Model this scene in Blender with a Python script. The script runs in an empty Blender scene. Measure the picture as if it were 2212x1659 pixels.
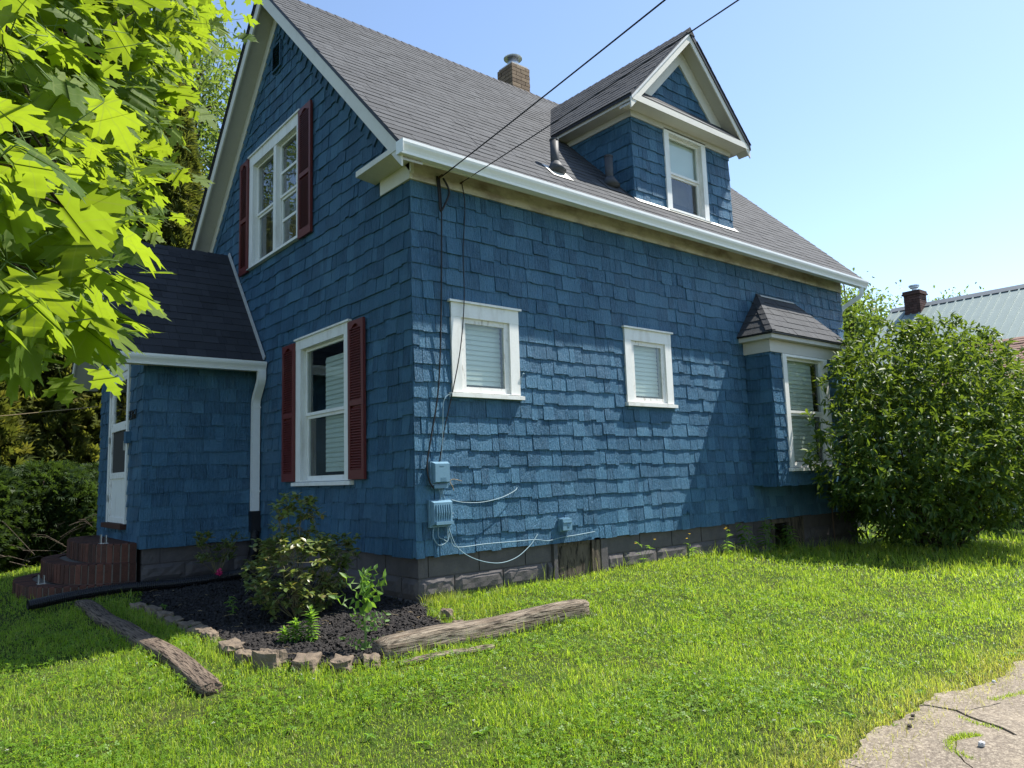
import bpy, math, random
import numpy as np
from mathutils import Vector, Matrix, noise as mnoise

random.seed(11)
RNG = np.random.default_rng(7)
scene = bpy.context.scene
COL = scene.collection
rad = math.radians

# ------------------------------------------------------------------ camera
CAM = Vector((-3.7562, -6.0106, 0.7194))
YAW, PITCH, ROLL = 0.88003, 0.12359, -0.03235
cf = Vector((math.cos(PITCH)*math.cos(YAW), math.cos(PITCH)*math.sin(YAW), math.sin(PITCH)))
cr0 = Vector((math.sin(YAW), -math.cos(YAW), 0)); cu0 = cr0.cross(cf)
cr = math.cos(ROLL)*cr0 + math.sin(ROLL)*cu0
cu = -math.sin(ROLL)*cr0 + math.cos(ROLL)*cu0
cam_data = bpy.data.cameras.new('camera')
cam_data.lens = 1604.216/2212*36.0
cam_data.sensor_width = 36.0
cam_data.clip_end = 2000
cam_data.clip_start = 0.05
cam = bpy.data.objects.new('camera', cam_data)
COL.objects.link(cam)
cam.matrix_world = Matrix(((cr.x, cu.x, -cf.x, CAM.x), (cr.y, cu.y, -cf.y, CAM.y), (cr.z, cu.z, -cf.z, CAM.z), (0, 0, 0, 1)))
scene.camera = cam

# ------------------------------------------------------------------ sky, sun, exposure
SUN = Vector((0.613, -0.214, 1.0)).normalized()      # towards the sun
elev = math.asin(SUN.z)
world = bpy.data.worlds.new('World'); scene.world = world; world.use_nodes = True
wn = world.node_tree.nodes; wl = world.node_tree.links
sky = wn.new('ShaderNodeTexSky'); sky.sky_type = 'NISHITA'; sky.sun_disc = False
sky.sun_elevation = elev
sky.sun_rotation = math.atan2(SUN.x, SUN.y)
sky.air_density = 1.0; sky.dust_density = 0.45; sky.ozone_density = 1.4; sky.altitude = 100
wn['Background'].inputs['Strength'].default_value = 0.115
wl.new(sky.outputs[0], wn['Background'].inputs['Color'])
sun_data = bpy.data.lights.new('sun', 'SUN'); sun_data.energy = 4.6; sun_data.angle = rad(0.53)
sun_data.color = (1.0, 0.955, 0.88)
sun = bpy.data.objects.new('sun', sun_data); COL.objects.link(sun)
sun.rotation_euler = (-SUN).to_track_quat('-Z', 'Y').to_euler()
sun.location = (12, -4, 25)
vs = scene.view_settings
vs.view_transform = 'Standard'; vs.look = 'None'; vs.gamma = 1.0; vs.exposure = 1.15
vs.use_curve_mapping = False

# ------------------------------------------------------------------ node helpers
def nd(nt, typ, **kw):
    n = nt.nodes.new(typ)
    for k, v in kw.items():
        key = k.replace('_', ' ') if k.replace('_', ' ') in n.inputs else k
        if isinstance(k, str) and k.startswith('i') and k[1:].isdigit():
            s = n.inputs[int(k[1:])]
        elif key in n.inputs:
            s = n.inputs[key]
        else:
            setattr(n, k, v); continue
        if isinstance(v, bpy.types.NodeSocket):
            nt.links.new(v, s)
        else:
            s.default_value = v
    return n
def new_mat(name, rough=0.6, spec=0.4):
    m = bpy.data.materials.new(name); m.use_nodes = True
    nt = m.node_tree; b = nt.nodes['Principled BSDF']
    b.inputs['Roughness'].default_value = rough
    b.inputs['Specular IOR Level'].default_value = spec
    return m, nt, b
def pos(nt, scale):
    g = nd(nt, 'ShaderNodeNewGeometry')
    return nd(nt, 'ShaderNodeVectorMath', operation='MULTIPLY', i0=g.outputs['Position'], i1=scale).outputs[0]
def noise(nt, vec, scale=1.0, detail=3.0, rough=0.55):
    return nd(nt, 'ShaderNodeTexNoise', Vector=vec, Scale=scale, Detail=detail, Roughness=rough).outputs['Fac']
def ramp(nt, fac, stops):
    r = nt.nodes.new('ShaderNodeValToRGB'); e = r.color_ramp.elements
    while len(e) < len(stops): e.new(0.5)
    for i, (p, c) in enumerate(stops):
        e[i].position = p; e[i].color = (c[0], c[1], c[2], 1) if len(c) == 3 else c
    nt.links.new(fac, r.inputs['Fac']); return r.outputs['Color']
def mapr(nt, v, a, b, c, d):
    return nd(nt, 'ShaderNodeMapRange', i0=v, i1=a, i2=b, i3=c, i4=d).outputs[0]
def mixc(nt, fac, a, b, mode='MIX'):
    n = nt.nodes.new('ShaderNodeMix'); n.data_type = 'RGBA'; n.blend_type = mode
    for s, v in ((n.inputs['Factor'], fac), (n.inputs[6], a), (n.inputs[7], b)):
        if isinstance(v, bpy.types.NodeSocket): nt.links.new(v, s)
        else: s.default_value = v if not isinstance(v, tuple) or len(v) == 4 else (*v, 1)
    return n.outputs[2]
def math_(nt, op, a, b=0.0):
    return nd(nt, 'ShaderNodeMath', operation=op, i0=a, i1=b).outputs[0]
def bump(nt, b, h, strength=0.5, dist=0.01):
    n = nd(nt, 'ShaderNodeBump', Height=h, Strength=strength, Distance=dist)
    nt.links.new(n.outputs[0], b.inputs['Normal'])
def tint(nt):
    """random number of a piece: its vertex attribute plus the object's own random"""
    a = nd(nt, 'ShaderNodeAttribute', attribute_name='rnd').outputs['Fac']
    o = nd(nt, 'ShaderNodeObjectInfo').outputs['Random']
    return math_(nt, 'FRACT', math_(nt, 'ADD', a, o))

M = {}
def m_shingle():
    m, nt, b = new_mat('painted_shingle', 0.52, 0.32)
    t = tint(nt)
    base = ramp(nt, t, [(0.0, (0.025, 0.086, 0.154)), (0.35, (0.038, 0.122, 0.210)), (0.7, (0.052, 0.154, 0.256)), (1.0, (0.078, 0.202, 0.315))])
    streak = noise(nt, pos(nt, (85, 85, 2.2)), 1.0, 4, 0.6)
    blot = noise(nt, pos(nt, (2.3, 2.3, 3.0)), 1.0, 4, 0.6)
    c = mixc(nt, mapr(nt, streak, 0.42, 0.7, 0.0, 0.6), base, (0.10, 0.225, 0.35))
    c = mixc(nt, mapr(nt, blot, 0.5, 0.75, 0.0, 0.42), c, (0.018, 0.070, 0.138))
    fade = noise(nt, pos(nt, (0.9, 0.9, 1.3)), 1.0, 5, 0.7)
    c = mixc(nt, mapr(nt, fade, 0.45, 0.75, 0.0, 0.5), c, (0.10, 0.205, 0.31))
    worn = noise(nt, pos(nt, (30, 30, 5)), 1.0, 5, 0.7)
    c = mixc(nt, mapr(nt, worn, 0.62, 0.76, 0.0, 0.55), c, (0.20, 0.29, 0.38))
    nt.links.new(c, b.inputs['Base Color'])
    nt.links.new(mapr(nt, worn, 0.3, 0.7, 0.42, 0.62), b.inputs['Roughness'])
    fine = noise(nt, pos(nt, (160, 160, 30)), 1.0, 3, 0.6)
    bump(nt, b, math_(nt, 'ADD', streak, math_(nt, 'MULTIPLY', fine, 0.8)), 1.0, 0.035)
    return m
def m_asphalt(name, stops):
    m, nt, b = new_mat(name, 0.85, 0.3)
    t = tint(nt)
    base = ramp(nt, t, stops)
    gr = noise(nt, pos(nt, (1, 1, 1)), 260, 2, 0.7)
    c = mixc(nt, mapr(nt, gr, 0.35, 0.7, 0.0, 0.5), base, tuple(min(1, x*1.9) for x in stops[-1][1]))
    big = noise(nt, pos(nt, (1, 1, 1)), 1.3, 3)
    c = mixc(nt, mapr(nt, big, 0.4, 0.7, 0, 0.25), c, stops[0][1])
    nt.links.new(c, b.inputs['Base Color'])
    bump(nt, b, gr, 0.5, 0.006)
    return m
def m_paint(name, col, dirt=(0.3, 0.27, 0.2), amount=0.25, rough=0.45, scale=3.0, lo=0.5, hi=0.8, stretch=(1, 1, 1), bumpy=0.1):
    m, nt, b = new_mat(name, rough, 0.4)
    n1 = noise(nt, pos(nt, stretch), scale, 5, 0.65)
    n2 = noise(nt, pos(nt, (1, 1, 1)), 45, 3, 0.6)
    c = mixc(nt, mapr(nt, n1, lo, hi, 0.0, amount), col, dirt)
    c = mixc(nt, mapr(nt, n2, 0.4, 0.7, 0.0, 0.10), c, dirt)
    nt.links.new(c, b.inputs['Base Color'])
    if bumpy: bump(nt, b, n2, bumpy, 0.004)
    return m
def m_flat(name, col, rough=0.5, spec=0.4, metal=0.0, var=0.2, scale=20):
    m, nt, b = new_mat(name, rough, spec)
    n1 = noise(nt, pos(nt, (1, 1, 1)), scale, 4)
    c = mixc(nt, mapr(nt, n1, 0.3, 0.75, 0.0, var), col, tuple(x*0.45 for x in col))
    nt.links.new(c, b.inputs['Base Color']); b.inputs['Metallic'].default_value = metal
    return m
def m_leaf(name, stops, trans=(0.3, 0.5, 0.03), tfac=0.4, rough=0.42, spec=0.4, attr2=None, veins=False):
    m, nt, b = new_mat(name, rough, spec)
    t = tint(nt)
    c = ramp(nt, t, stops)
    n1 = noise(nt, pos(nt, (1, 1, 1)), 40, 2)
    c = mixc(nt, mapr(nt, n1, 0.35, 0.7, 0.0, 0.3), c, tuple(x*0.55 for x in stops[0][1]))
    if attr2:
        a = nd(nt, 'ShaderNodeAttribute', attribute_name='dry').outputs['Fac']
        c = mixc(nt, a, c, attr2)
    if veins:      # ribs of the leaf, in the leaf's own coordinates
        lc = nd(nt, 'ShaderNodeSeparateXYZ', Vector=nd(nt, 'ShaderNodeAttribute', attribute_name='lc').outputs['Vector'])
        ax = math_(nt, 'ABSOLUTE', lc.outputs[0]); y = math_(nt, 'SUBTRACT', lc.outputs[1], 0.03)
        d = ax
        for an in (rad(50), rad(92)):
            d = math_(nt, 'MINIMUM', d, math_(nt, 'ABSOLUTE', math_(nt, 'SUBTRACT', math_(nt, 'MULTIPLY', ax, math.cos(an)), math_(nt, 'MULTIPLY', y, math.sin(an)))))
        vf = mapr(nt, d, 0.004, 0.018, 0.55, 0.0)
        c = mixc(nt, vf, c, (0.16, 0.21, 0.05))
    nt.links.new(c, b.inputs['Base Color'])
    tr = nt.nodes.new('ShaderNodeBsdfTranslucent')
    tc = mixc(nt, 0.5, mixc(nt, 1.0, c, (3.0, 3.0, 1.6, 1), 'MULTIPLY'), trans)
    if veins: tc = mixc(nt, vf, tc, (0.20, 0.26, 0.03))
    nt.links.new(tc, tr.inputs['Color'])
    mx = nt.nodes.new('ShaderNodeMixShader'); mx.inputs[0].default_value = tfac
    nt.links.new(b.outputs[0], mx.inputs[1]); nt.links.new(tr.outputs[0], mx.inputs[2])
    nt.links.new(mx.outputs[0], nt.nodes['Material Output'].inputs['Surface'])
    return m
def m_brick(name, stops, soil=(0.05, 0.045, 0.04)):
    m, nt, b = new_mat(name, 0.85, 0.25)
    c = ramp(nt, tint(nt), stops)
    n1 = noise(nt, pos(nt, (1, 1, 1)), 18, 5, 0.7); n2 = noise(nt, pos(nt, (1, 1, 1)), 90, 3)
    c = mixc(nt, mapr(nt, n1, 0.45, 0.75, 0.0, 0.65), c, soil)
    c = mixc(nt, mapr(nt, n2, 0.5, 0.75, 0.0, 0.35), c, tuple(x*1.7 for x in stops[-1][1]))
    nt.links.new(c, b.inputs['Base Color']); bump(nt, b, n2, 0.5, 0.006)
    return m
def m_stone(name, a, bcol, dark, scale=14):
    m, nt, b = new_mat(name, 0.9, 0.25)
    n1 = noise(nt, pos(nt, (1, 1, 1)), scale, 6, 0.7); n2 = noise(nt, pos(nt, (1, 1, 1)), scale*9, 4, 0.7)
    c = mixc(nt, mapr(nt, n1, 0.3, 0.7, 0, 1), a, bcol)
    c = mixc(nt, mapr(nt, n2, 0.5, 0.75, 0, 0.7), c, dark)
    c = mixc(nt, mapr(nt, tint(nt), 0, 1, 0, 0.4), c, dark)
    nt.links.new(c, b.inputs['Base Color']); bump(nt, b, math_(nt, 'ADD', n1, n2), 0.6, 0.01)
    return m
def m_wood(name, a, bcol, dark, axis):
    m, nt, b = new_mat(name, 0.85, 0.2)
    g = noise(nt, pos(nt, axis), 1.0, 6, 0.7)
    g2 = noise(nt, pos(nt, tuple(x*2.7 for x in axis)), 1.0, 3, 0.6)
    c = mixc(nt, mapr(nt, g, 0.35, 0.65, 0, 1), a, bcol)
    c = mixc(nt, mapr(nt, g2, 0.5, 0.62, 0, 0.95), c, dark)
    nt.links.new(c, b.inputs['Base Color']); bump(nt, b, math_(nt, 'ADD', g, g2), 0.9, 0.02)
    return m

M['shingle'] = m_shingle()
M['roof'] = m_asphalt('roof_shingle_grey', [(0, (0.026, 0.028, 0.031)), (0.5, (0.036, 0.038, 0.042)), (1, (0.049, 0.052, 0.056))])
M['roof_dark'] = m_asphalt('roof_shingle_charcoal', [(0, (0.014, 0.015, 0.018)), (0.5, (0.024, 0.025, 0.029)), (1, (0.036, 0.037, 0.042))])
M['drip'] = m_flat('black_drip_edge', (0.012, 0.012, 0.014), 0.5)
M['white'] = m_paint('white_trim_paint', (0.72, 0.72, 0.68), (0.36, 0.32, 0.25), 0.5, 0.45, 3.5, 0.5, 0.8, (2.5, 2.5, 0.6))
M['worn_white'] = m_paint('worn_white_paint', (0.70, 0.69, 0.65), (0.33, 0.29, 0.23), 0.8, 0.6, 34, 0.56, 0.66, (1, 1, 0.25), 0.6)
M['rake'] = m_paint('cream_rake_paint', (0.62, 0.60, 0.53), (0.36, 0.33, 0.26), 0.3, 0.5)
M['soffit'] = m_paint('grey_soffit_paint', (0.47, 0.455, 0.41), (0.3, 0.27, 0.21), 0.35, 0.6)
M['frieze'] = m_paint('stained_frieze_paint', (0.52, 0.475, 0.385), (0.15, 0.11, 0.075), 0.8, 0.6, 2.6, 0.42, 0.7, (1, 1, 2.2))
M['gutter'] = m_paint('white_aluminium', (0.78, 0.79, 0.77), (0.5, 0.48, 0.42), 0.12, 0.3)
M['shutter'] = m_paint('burgundy_paint', (0.12, 0.023, 0.021), (0.05, 0.013, 0.013), 0.5, 0.45, 6)
M['found'] = m_paint('charcoal_block_paint', (0.07, 0.062, 0.063), (0.125, 0.108, 0.10), 0.55, 0.75, 7, 0.42, 0.75, (1, 1, 1), 0.7)
M['blind'] = m_flat('blind_slat_white', (0.62, 0.66, 0.62), 0.5, 0.3, 0, 0.1, 6)
M['curtain'] = m_flat('curtain_cloth', (0.16, 0.14, 0.13), 0.9, 0.1, 0, 0.5, 9)
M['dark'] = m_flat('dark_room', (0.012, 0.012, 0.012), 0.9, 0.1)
M['screen'] = m_flat('insect_screen', (0.05, 0.048, 0.046), 0.8, 0.2, 0, 0.3, 400)
M['galv'] = m_flat('galvanised_metal', (0.52, 0.54, 0.56), 0.38, 0.5, 0.85, 0.3, 9)
M['lead'] = m_flat('grey_vent_paint', (0.06, 0.062, 0.066), 0.6, 0.3, 0, 0.4, 30)
M['flash'] = m_flat('pale_flashing', (0.58, 0.58, 0.55), 0.45, 0.4, 0.2, 0.3, 12)
M['cbrick'] = m_brick('tan_chimney_brick', [(0, (0.13, 0.088, 0.058)), (0.5, (0.2, 0.14, 0.09)), (1, (0.27, 0.195, 0.125))], (0.09, 0.065, 0.045))
M['mortar_d'] = m_flat('dark_mortar', (0.055, 0.045, 0.038), 0.95, 0.1)
M['sbrick'] = m_brick('red_step_brick', [(0, (0.040, 0.020, 0.015)), (0.5, (0.072, 0.031, 0.022)), (1, (0.12, 0.046, 0.030))], (0.020, 0.013, 0.011))
M['mortar'] = m_stone('grey_mortar', (0.24, 0.21, 0.175), (0.15, 0.13, 0.105), (0.06, 0.052, 0.045), 14)
M['nbrick'] = m_brick('dark_red_brick', [(0, (0.05, 0.026, 0.022)), (0.5, (0.08, 0.04, 0.034)), (1, (0.115, 0.06, 0.05))])
M['plastic'] = m_flat('black_plastic', (0.010, 0.010, 0.012), 0.38, 0.5, 0, 0.2)
M['cable'] = m_flat('black_cable', (0.014, 0.013, 0.014), 0.55, 0.3)
M['bluebox'] = m_flat('blue_painted_box', (0.115, 0.225, 0.31), 0.5, 0.4, 0, 0.15, 12)
M['bluewire'] = m_flat('pale_blue_wire', (0.20, 0.30, 0.35), 0.5, 0.3, 0, 0.3, 8)
M['glass'] = None
m, nt, b = new_mat('window_glass')
nt.nodes.remove(b)
tr = nd(nt, 'ShaderNodeBsdfTransparent', Color=(0.90, 0.93, 0.91, 1))
gl = nd(nt, 'ShaderNodeBsdfGlossy', Roughness=0.015, Color=(0.95, 0.97, 1, 1))
wob = noise(nt, pos(nt, (1, 1, 1)), 2.2, 2)
bp_ = nd(nt, 'ShaderNodeBump', Height=wob, Strength=0.12, Distance=0.02)
nt.links.new(bp_.outputs[0], gl.inputs['Normal'])
ge = nd(nt, 'ShaderNodeNewGeometry'); cs_ = math_(nt, 'ABSOLUTE', nd(nt, 'ShaderNodeVectorMath', operation='DOT_PRODUCT', i0=ge.outputs['Incoming'], i1=ge.outputs['Normal']).outputs['Value'])
fac = math_(nt, 'ADD', math_(nt, 'MULTIPLY', math_(nt, 'POWER', math_(nt, 'SUBTRACT', 1.0, cs_), 5.0), 0.95), 0.045)
mx = nt.nodes.new('ShaderNodeMixShader')
nt.links.new(fac, mx.inputs[0]); nt.links.new(tr.outputs[0], mx.inputs[1]); nt.links.new(gl.outputs[0], mx.inputs[2])
nt.links.new(mx.outputs[0], nt.nodes['Material Output'].inputs['Surface'])
M['glass'] = m
M['metal_roof'] = m_flat('pale_green_metal', (0.21, 0.265, 0.245), 0.5, 0.4, 0.1, 0.18, 3)
M['metal_dark'] = m_flat('slate_ridge_metal', (0.12, 0.14, 0.15), 0.5)
M['brown_roof'] = m_asphalt('brown_roof_shingle', [(0, (0.10, 0.058, 0.045)), (0.5, (0.14, 0.08, 0.06)), (1, (0.18, 0.105, 0.08))])
M['siding'] = m_flat('pale_siding', (0.48, 0.47, 0.44), 0.6)
M['rust'] = m_flat('rusty_steel', (0.09, 0.055, 0.035), 0.8)
M['oldwood'] = m_wood('grey_brown_board', (0.13, 0.105, 0.075), (0.065, 0.052, 0.04), (0.012, 0.01, 0.008), (9, 9, 2))
M['tie1'] = m_wood('weathered_grey_timber', (0.22, 0.17, 0.125), (0.10, 0.073, 0.055), (0.02, 0.014, 0.01), (36, 2.2, 36))
M['tie2'] = m_wood('silvered_timber', (0.32, 0.27, 0.205), (0.12, 0.087, 0.06), (0.018, 0.012, 0.008), (2.2, 38, 38))
M['bark'] = m_wood('branch_bark', (0.11, 0.085, 0.06), (0.05, 0.04, 0.03), (0.02, 0.016, 0.012), (14, 14, 5))
M['stem'] = m_flat('plant_stem', (0.16, 0.14, 0.07), 0.7, 0.2, 0, 0.4, 30)
M['gstem'] = m_flat('green_stem', (0.12, 0.19, 0.045), 0.6, 0.3, 0, 0.3, 30)
M['stone'] = m_stone('edging_stone', (0.25, 0.19, 0.13), (0.155, 0.12, 0.09), (0.055, 0.046, 0.038), 9)
M['pebble'] = m_stone('pale_pebble', (0.62, 0.62, 0.62), (0.5, 0.5, 0.5), (0.3, 0.3, 0.3), 30)
M['dpebble'] = m_stone('dark_pebble', (0.09, 0.07, 0.06), (0.06, 0.05, 0.045), (0.03, 0.03, 0.03), 30)
M['mulch'] = m_stone('black_mulch', (0.020, 0.018, 0.018), (0.048, 0.042, 0.039), (0.008, 0.008, 0.008), 25)
M['straw'] = m_flat('dry_straw', (0.36, 0.27, 0.15), 0.8, 0.2, 0, 0.5, 20)
def m_concrete():
    m, nt, b = new_mat('old_concrete', 0.9, 0.25)
    n1 = noise(nt, pos(nt, (1, 1, 1)), 1.7, 5, 0.65); n2 = noise(nt, pos(nt, (1, 1, 1)), 120, 3, 0.7); n3 = noise(nt, pos(nt, (1, 1, 1)), 9, 5, 0.7)
    c = mixc(nt, mapr(nt, n1, 0.3, 0.7, 0, 1), (0.205, 0.168, 0.125), (0.15, 0.123, 0.095))
    c = mixc(nt, mapr(nt, n3, 0.45, 0.75, 0, 0.6), c, (0.095, 0.078, 0.06))
    n4 = noise(nt, pos(nt, (1, 1, 1)), 55, 4, 0.75); n5 = noise(nt, pos(nt, (1, 1, 1)), 4.2, 6, 0.7)
    c = mixc(nt, mapr(nt, n5, 0.52, 0.62, 0, 0.45), c, (0.33, 0.275, 0.20))
    c = mixc(nt, mapr(nt, n4, 0.5, 0.64, 0, 0.8), c, (0.36, 0.31, 0.235))
    c = mixc(nt, mapr(nt, n4, 0.47, 0.34, 0, 0.75), c, (0.085, 0.07, 0.055))
    c = mixc(nt, mapr(nt, n2, 0.55, 0.7, 0, 0.5), c, (0.42, 0.37, 0.29))
    nt.links.new(c, b.inputs['Base Color']); bump(nt, b, math_(nt, 'ADD', n2, n3), 0.6, 0.008)
    return m
M['concrete'] = m_concrete()
def m_ground():
    m, nt, b = new_mat('lawn_soil', 0.95, 0.1)
    n1 = noise(nt, pos(nt, (1, 1, 1)), 3.0, 5, 0.65); n2 = noise(nt, pos(nt, (1, 1, 1)), 60, 4, 0.7)
    c = mixc(nt, mapr(nt, n1, 0.35, 0.7, 0, 1), (0.040, 0.075, 0.012), (0.065, 0.065, 0.024))
    c = mixc(nt, mapr(nt, n2, 0.45, 0.7, 0, 0.8), c, (0.020, 0.032, 0.008))
    nt.links.new(c, b.inputs['Base Color']); bump(nt, b, n2, 0.8, 0.02)
    return m
M['ground'] = m_ground()
M['grass'] = m_leaf('grass_blade', [(0, (0.095, 0.180, 0.016)), (0.4, (0.165, 0.275, 0.024)), (0.8, (0.23, 0.33, 0.036)), (1, (0.33, 0.37, 0.09))], (0.48, 0.62, 0.035), 0.45, 0.45, 0.35, (0.30, 0.235, 0.10))
M['clover'] = m_leaf('clover_leaf', [(0, (0.075, 0.16, 0.012)), (0.6, (0.12, 0.225, 0.016)), (1, (0.17, 0.27, 0.022))], (0.38, 0.54, 0.03), 0.4, 0.5, 0.3)
M['maple'] = m_leaf('maple_leaf_green', [(0, (0.050, 0.095, 0.014)), (0.5, (0.078, 0.130, 0.014)), (1, (0.115, 0.165, 0.016))], (0.44, 0.55, 0.02), 0.46, 0.65, 0.2, veins=True)
M['bush'] = m_leaf('bush_leaf_green', [(0, (0.030, 0.068, 0.018)), (0.6, (0.050, 0.10, 0.018)), (1, (0.115, 0.165, 0.022))], (0.36, 0.46, 0.03), 0.26, 0.5, 0.28)
M['rhodo'] = m_leaf('rhododendron_leaf', [(0, (0.075, 0.115, 0.036)), (0.5, (0.115, 0.16, 0.045)), (0.8, (0.16, 0.19, 0.055)), (1, (0.24, 0.18, 0.075))], (0.34, 0.40, 0.06), 0.25, 0.38, 0.5)
M['weed'] = m_leaf('weed_leaf', [(0, (0.075, 0.16, 0.03)), (1, (0.12, 0.22, 0.035))], (0.36, 0.56, 0.04), 0.42, 0.5, 0.3)
M['cedar'] = m_leaf('cedar_spray', [(0, (0.040, 0.058, 0.012)), (0.5, (0.070, 0.088, 0.016)), (0.85, (0.11, 0.118, 0.022)), (1, (0.155, 0.135, 0.03))], (0.28, 0.30, 0.04), 0.28, 0.6, 0.25)
M['yew'] = m_leaf('yew_spray', [(0, (0.018, 0.036, 0.010)), (0.6, (0.028, 0.052, 0.013)), (1, (0.045, 0.078, 0.017))], (0.16, 0.26, 0.03), 0.25, 0.6, 0.25)  # leaf colour darkened to stand in for the shade of surrounding trees
M['spruce'] = m_leaf('spruce_needles', [(0, (0.035, 0.052, 0.020)), (1, (0.075, 0.095, 0.03))], (0.2, 0.26, 0.05), 0.2, 0.6, 0.25)
M['tree'] = m_leaf('tree_leaf', [(0, (0.06, 0.105, 0.022)), (0.5, (0.095, 0.145, 0.03)), (1, (0.135, 0.185, 0.04))], (0.34, 0.45, 0.06), 0.36, 0.5, 0.3)
M['yellow'] = m_flat('yellow_petal', (0.75, 0.48, 0.02), 0.6, 0.2, 0, 0.1)
M['whitefl'] = m_flat('white_clover_head', (0.68, 0.68, 0.58), 0.7, 0.2, 0, 0.2, 200)
M['pink'] = m_flat('pink_petal', (0.55, 0.022, 0.13), 0.55, 0.3, 0, 0.3, 40)
M['digits'] = m_flat('black_numeral', (0.012, 0.012, 0.013), 0.4)

# ------------------------------------------------------------------ mesh helpers
def tag(o, label=None, cat=None, group=None, kind=None):
    if label: o['label'] = label
    if cat: o['category'] = cat
    if group: o['group'] = group
    if kind: o['kind'] = kind
    return o
def empty(name, loc=(0, 0, 0)):
    o = bpy.data.objects.new(name, None); o.location = loc; o.empty_display_size = 0.2
    COL.objects.link(o); return o
def rootloc(o):
    while o.parent: o = o.parent
    return Vector(o.location)
def link_obj(name, me, parent=None, loc=None):
    o = bpy.data.objects.new(name, me); COL.objects.link(o)
    if parent is not None: o.parent = parent
    if loc is not None: o.location = loc
    return o
def np_mesh(name, v, faces, rnd=None, mat=None, smooth=False, extra=None):
    """faces: (n,3) or (n,4) integer array"""
    me = bpy.data.meshes.new(name)
    v = np.asarray(v, np.float32); faces = np.asarray(faces, np.int32)
    k = faces.shape[1]
    me.vertices.add(len(v)); me.vertices.foreach_set('co', v.ravel())
    me.loops.add(faces.size); me.loops.foreach_set('vertex_index', faces.ravel())
    me.polygons.add(len(faces))
    me.polygons.foreach_set('loop_start', np.arange(0, faces.size, k, dtype=np.int32))
    me.polygons.foreach_set('loop_total', np.full(len(faces), k, np.int32))
    if smooth: me.polygons.foreach_set('use_smooth', np.ones(len(faces), bool))
    me.update(calc_edges=True)
    for nm, arr in (('rnd', rnd), ('dry', extra)):
        if arr is not None:
            a = me.attributes.new(nm, 'FLOAT', 'POINT'); a.data.foreach_set('value', np.asarray(arr, np.float32))
    if mat: me.materials.append(mat)
    return me
class MB:
    def __init__(s): s.v = []; s.f = []; s.r = []
    def add(s, verts, faces, r=None):
        b = len(s.v); r = random.random() if r is None else r
        s.v += [tuple(p) for p in verts]; s.r += [r]*len(verts)
        s.f += [tuple(b+i for i in f) for f in faces]; return s
    def box(s, a, b, r=None):
        x0, y0, z0 = a; x1, y1, z1 = b
        v = [(x0,y0,z0),(x1,y0,z0),(x1,y1,z0),(x0,y1,z0),(x0,y0,z1),(x1,y0,z1),(x1,y1,z1),(x0,y1,z1)]
        return s.add(v, [(3,2,1,0),(4,5,6,7),(0,1,5,4),(1,2,6,5),(2,3,7,6),(3,0,4,7)], r)
    def prism(s, poly, off, r=None):
        """poly: 3D points of one face, off: vector to the opposite face"""
        n = len(poly); off = Vector(off)
        v = [Vector(p) for p in poly] + [Vector(p)+off for p in poly]
        f = [tuple(range(n)), tuple(reversed(range(n, 2*n)))] + [(i, i+n, (i+1) % n+n, (i+1) % n) for i in range(n)]
        return s.add(v, f, r)
    def tube(s, path, radius, n=8, r=None, caps=True, flat=None):
        P = [Vector(p) for p in path]; rings = []
        up = Vector((0, 0, 1)) if abs((P[1]-P[0]).normalized().z) < 0.9 else Vector((1, 0, 0))
        for i, p in enumerate(P):
            d = (P[min(i+1, len(P)-1)]-P[max(i-1, 0)]).normalized()
            a = d.cross(up)
            if a.length < 1e-4: a = d.cross(Vector((0, 1, 0)))
            a.normalize(); b = a.cross(d).normalized(); up = b
            rr = radius[i] if isinstance(radius, (list, tuple)) else radius
            rings.append([p + (a*math.cos(2*math.pi*k/n) + b*math.sin(2*math.pi*k/n))*rr for k in range(n)])
        v = [q for ring in rings for q in ring]; f = []
        for i in range(len(P)-1):
            for k in range(n):
                f.append((i*n+k, i*n+(k+1) % n, (i+1)*n+(k+1) % n, (i+1)*n+k))
        if caps: f += [tuple(reversed(range(n))), tuple(range((len(P)-1)*n, len(P)*n))]
        return s.add(v, f, r)
    def build(s, name, mat, parent=None, smooth=False, base=None):
        off = rootloc(parent) if parent is not None else (Vector(base) if base is not None else Vector((0, 0, 0)))
        me = bpy.data.meshes.new(name)
        me.from_pydata([(p[0]-off.x, p[1]-off.y, p[2]-off.z) for p in s.v], [], s.f)
        a = me.attributes.new('rnd', 'FLOAT', 'POINT'); a.data.foreach_set('value', np.array(s.r, np.float32))
        if smooth: me.polygons.foreach_set('use_smooth', np.ones(len(me.polygons), bool))
        me.materials.append(M[mat] if isinstance(mat, str) else mat); me.update()
        o = link_obj(name, me, parent)
        if parent is None: o.location = off
        return o
def boxo(name, a, b, mat, parent):
    return MB().box(a, b).build(name, mat, parent)
def clip_poly(poly, hps):
    for (a, b, c) in hps:
        out = []; n = len(poly)
        for i in range(n):
            p, q = poly[i], poly[(i+1) % n]
            dp, dq = a*p[0]+b*p[1]-c, a*q[0]+b*q[1]-c
            if dp <= 0: out.append(p)
            if (dp < 0) != (dq < 0) and dp != dq:
                t = dp/(dp-dq); out.append((p[0]+(q[0]-p[0])*t, p[1]+(q[1]-p[1])*t))
        poly = out
        if len(poly) < 3: return []
    return poly
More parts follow.
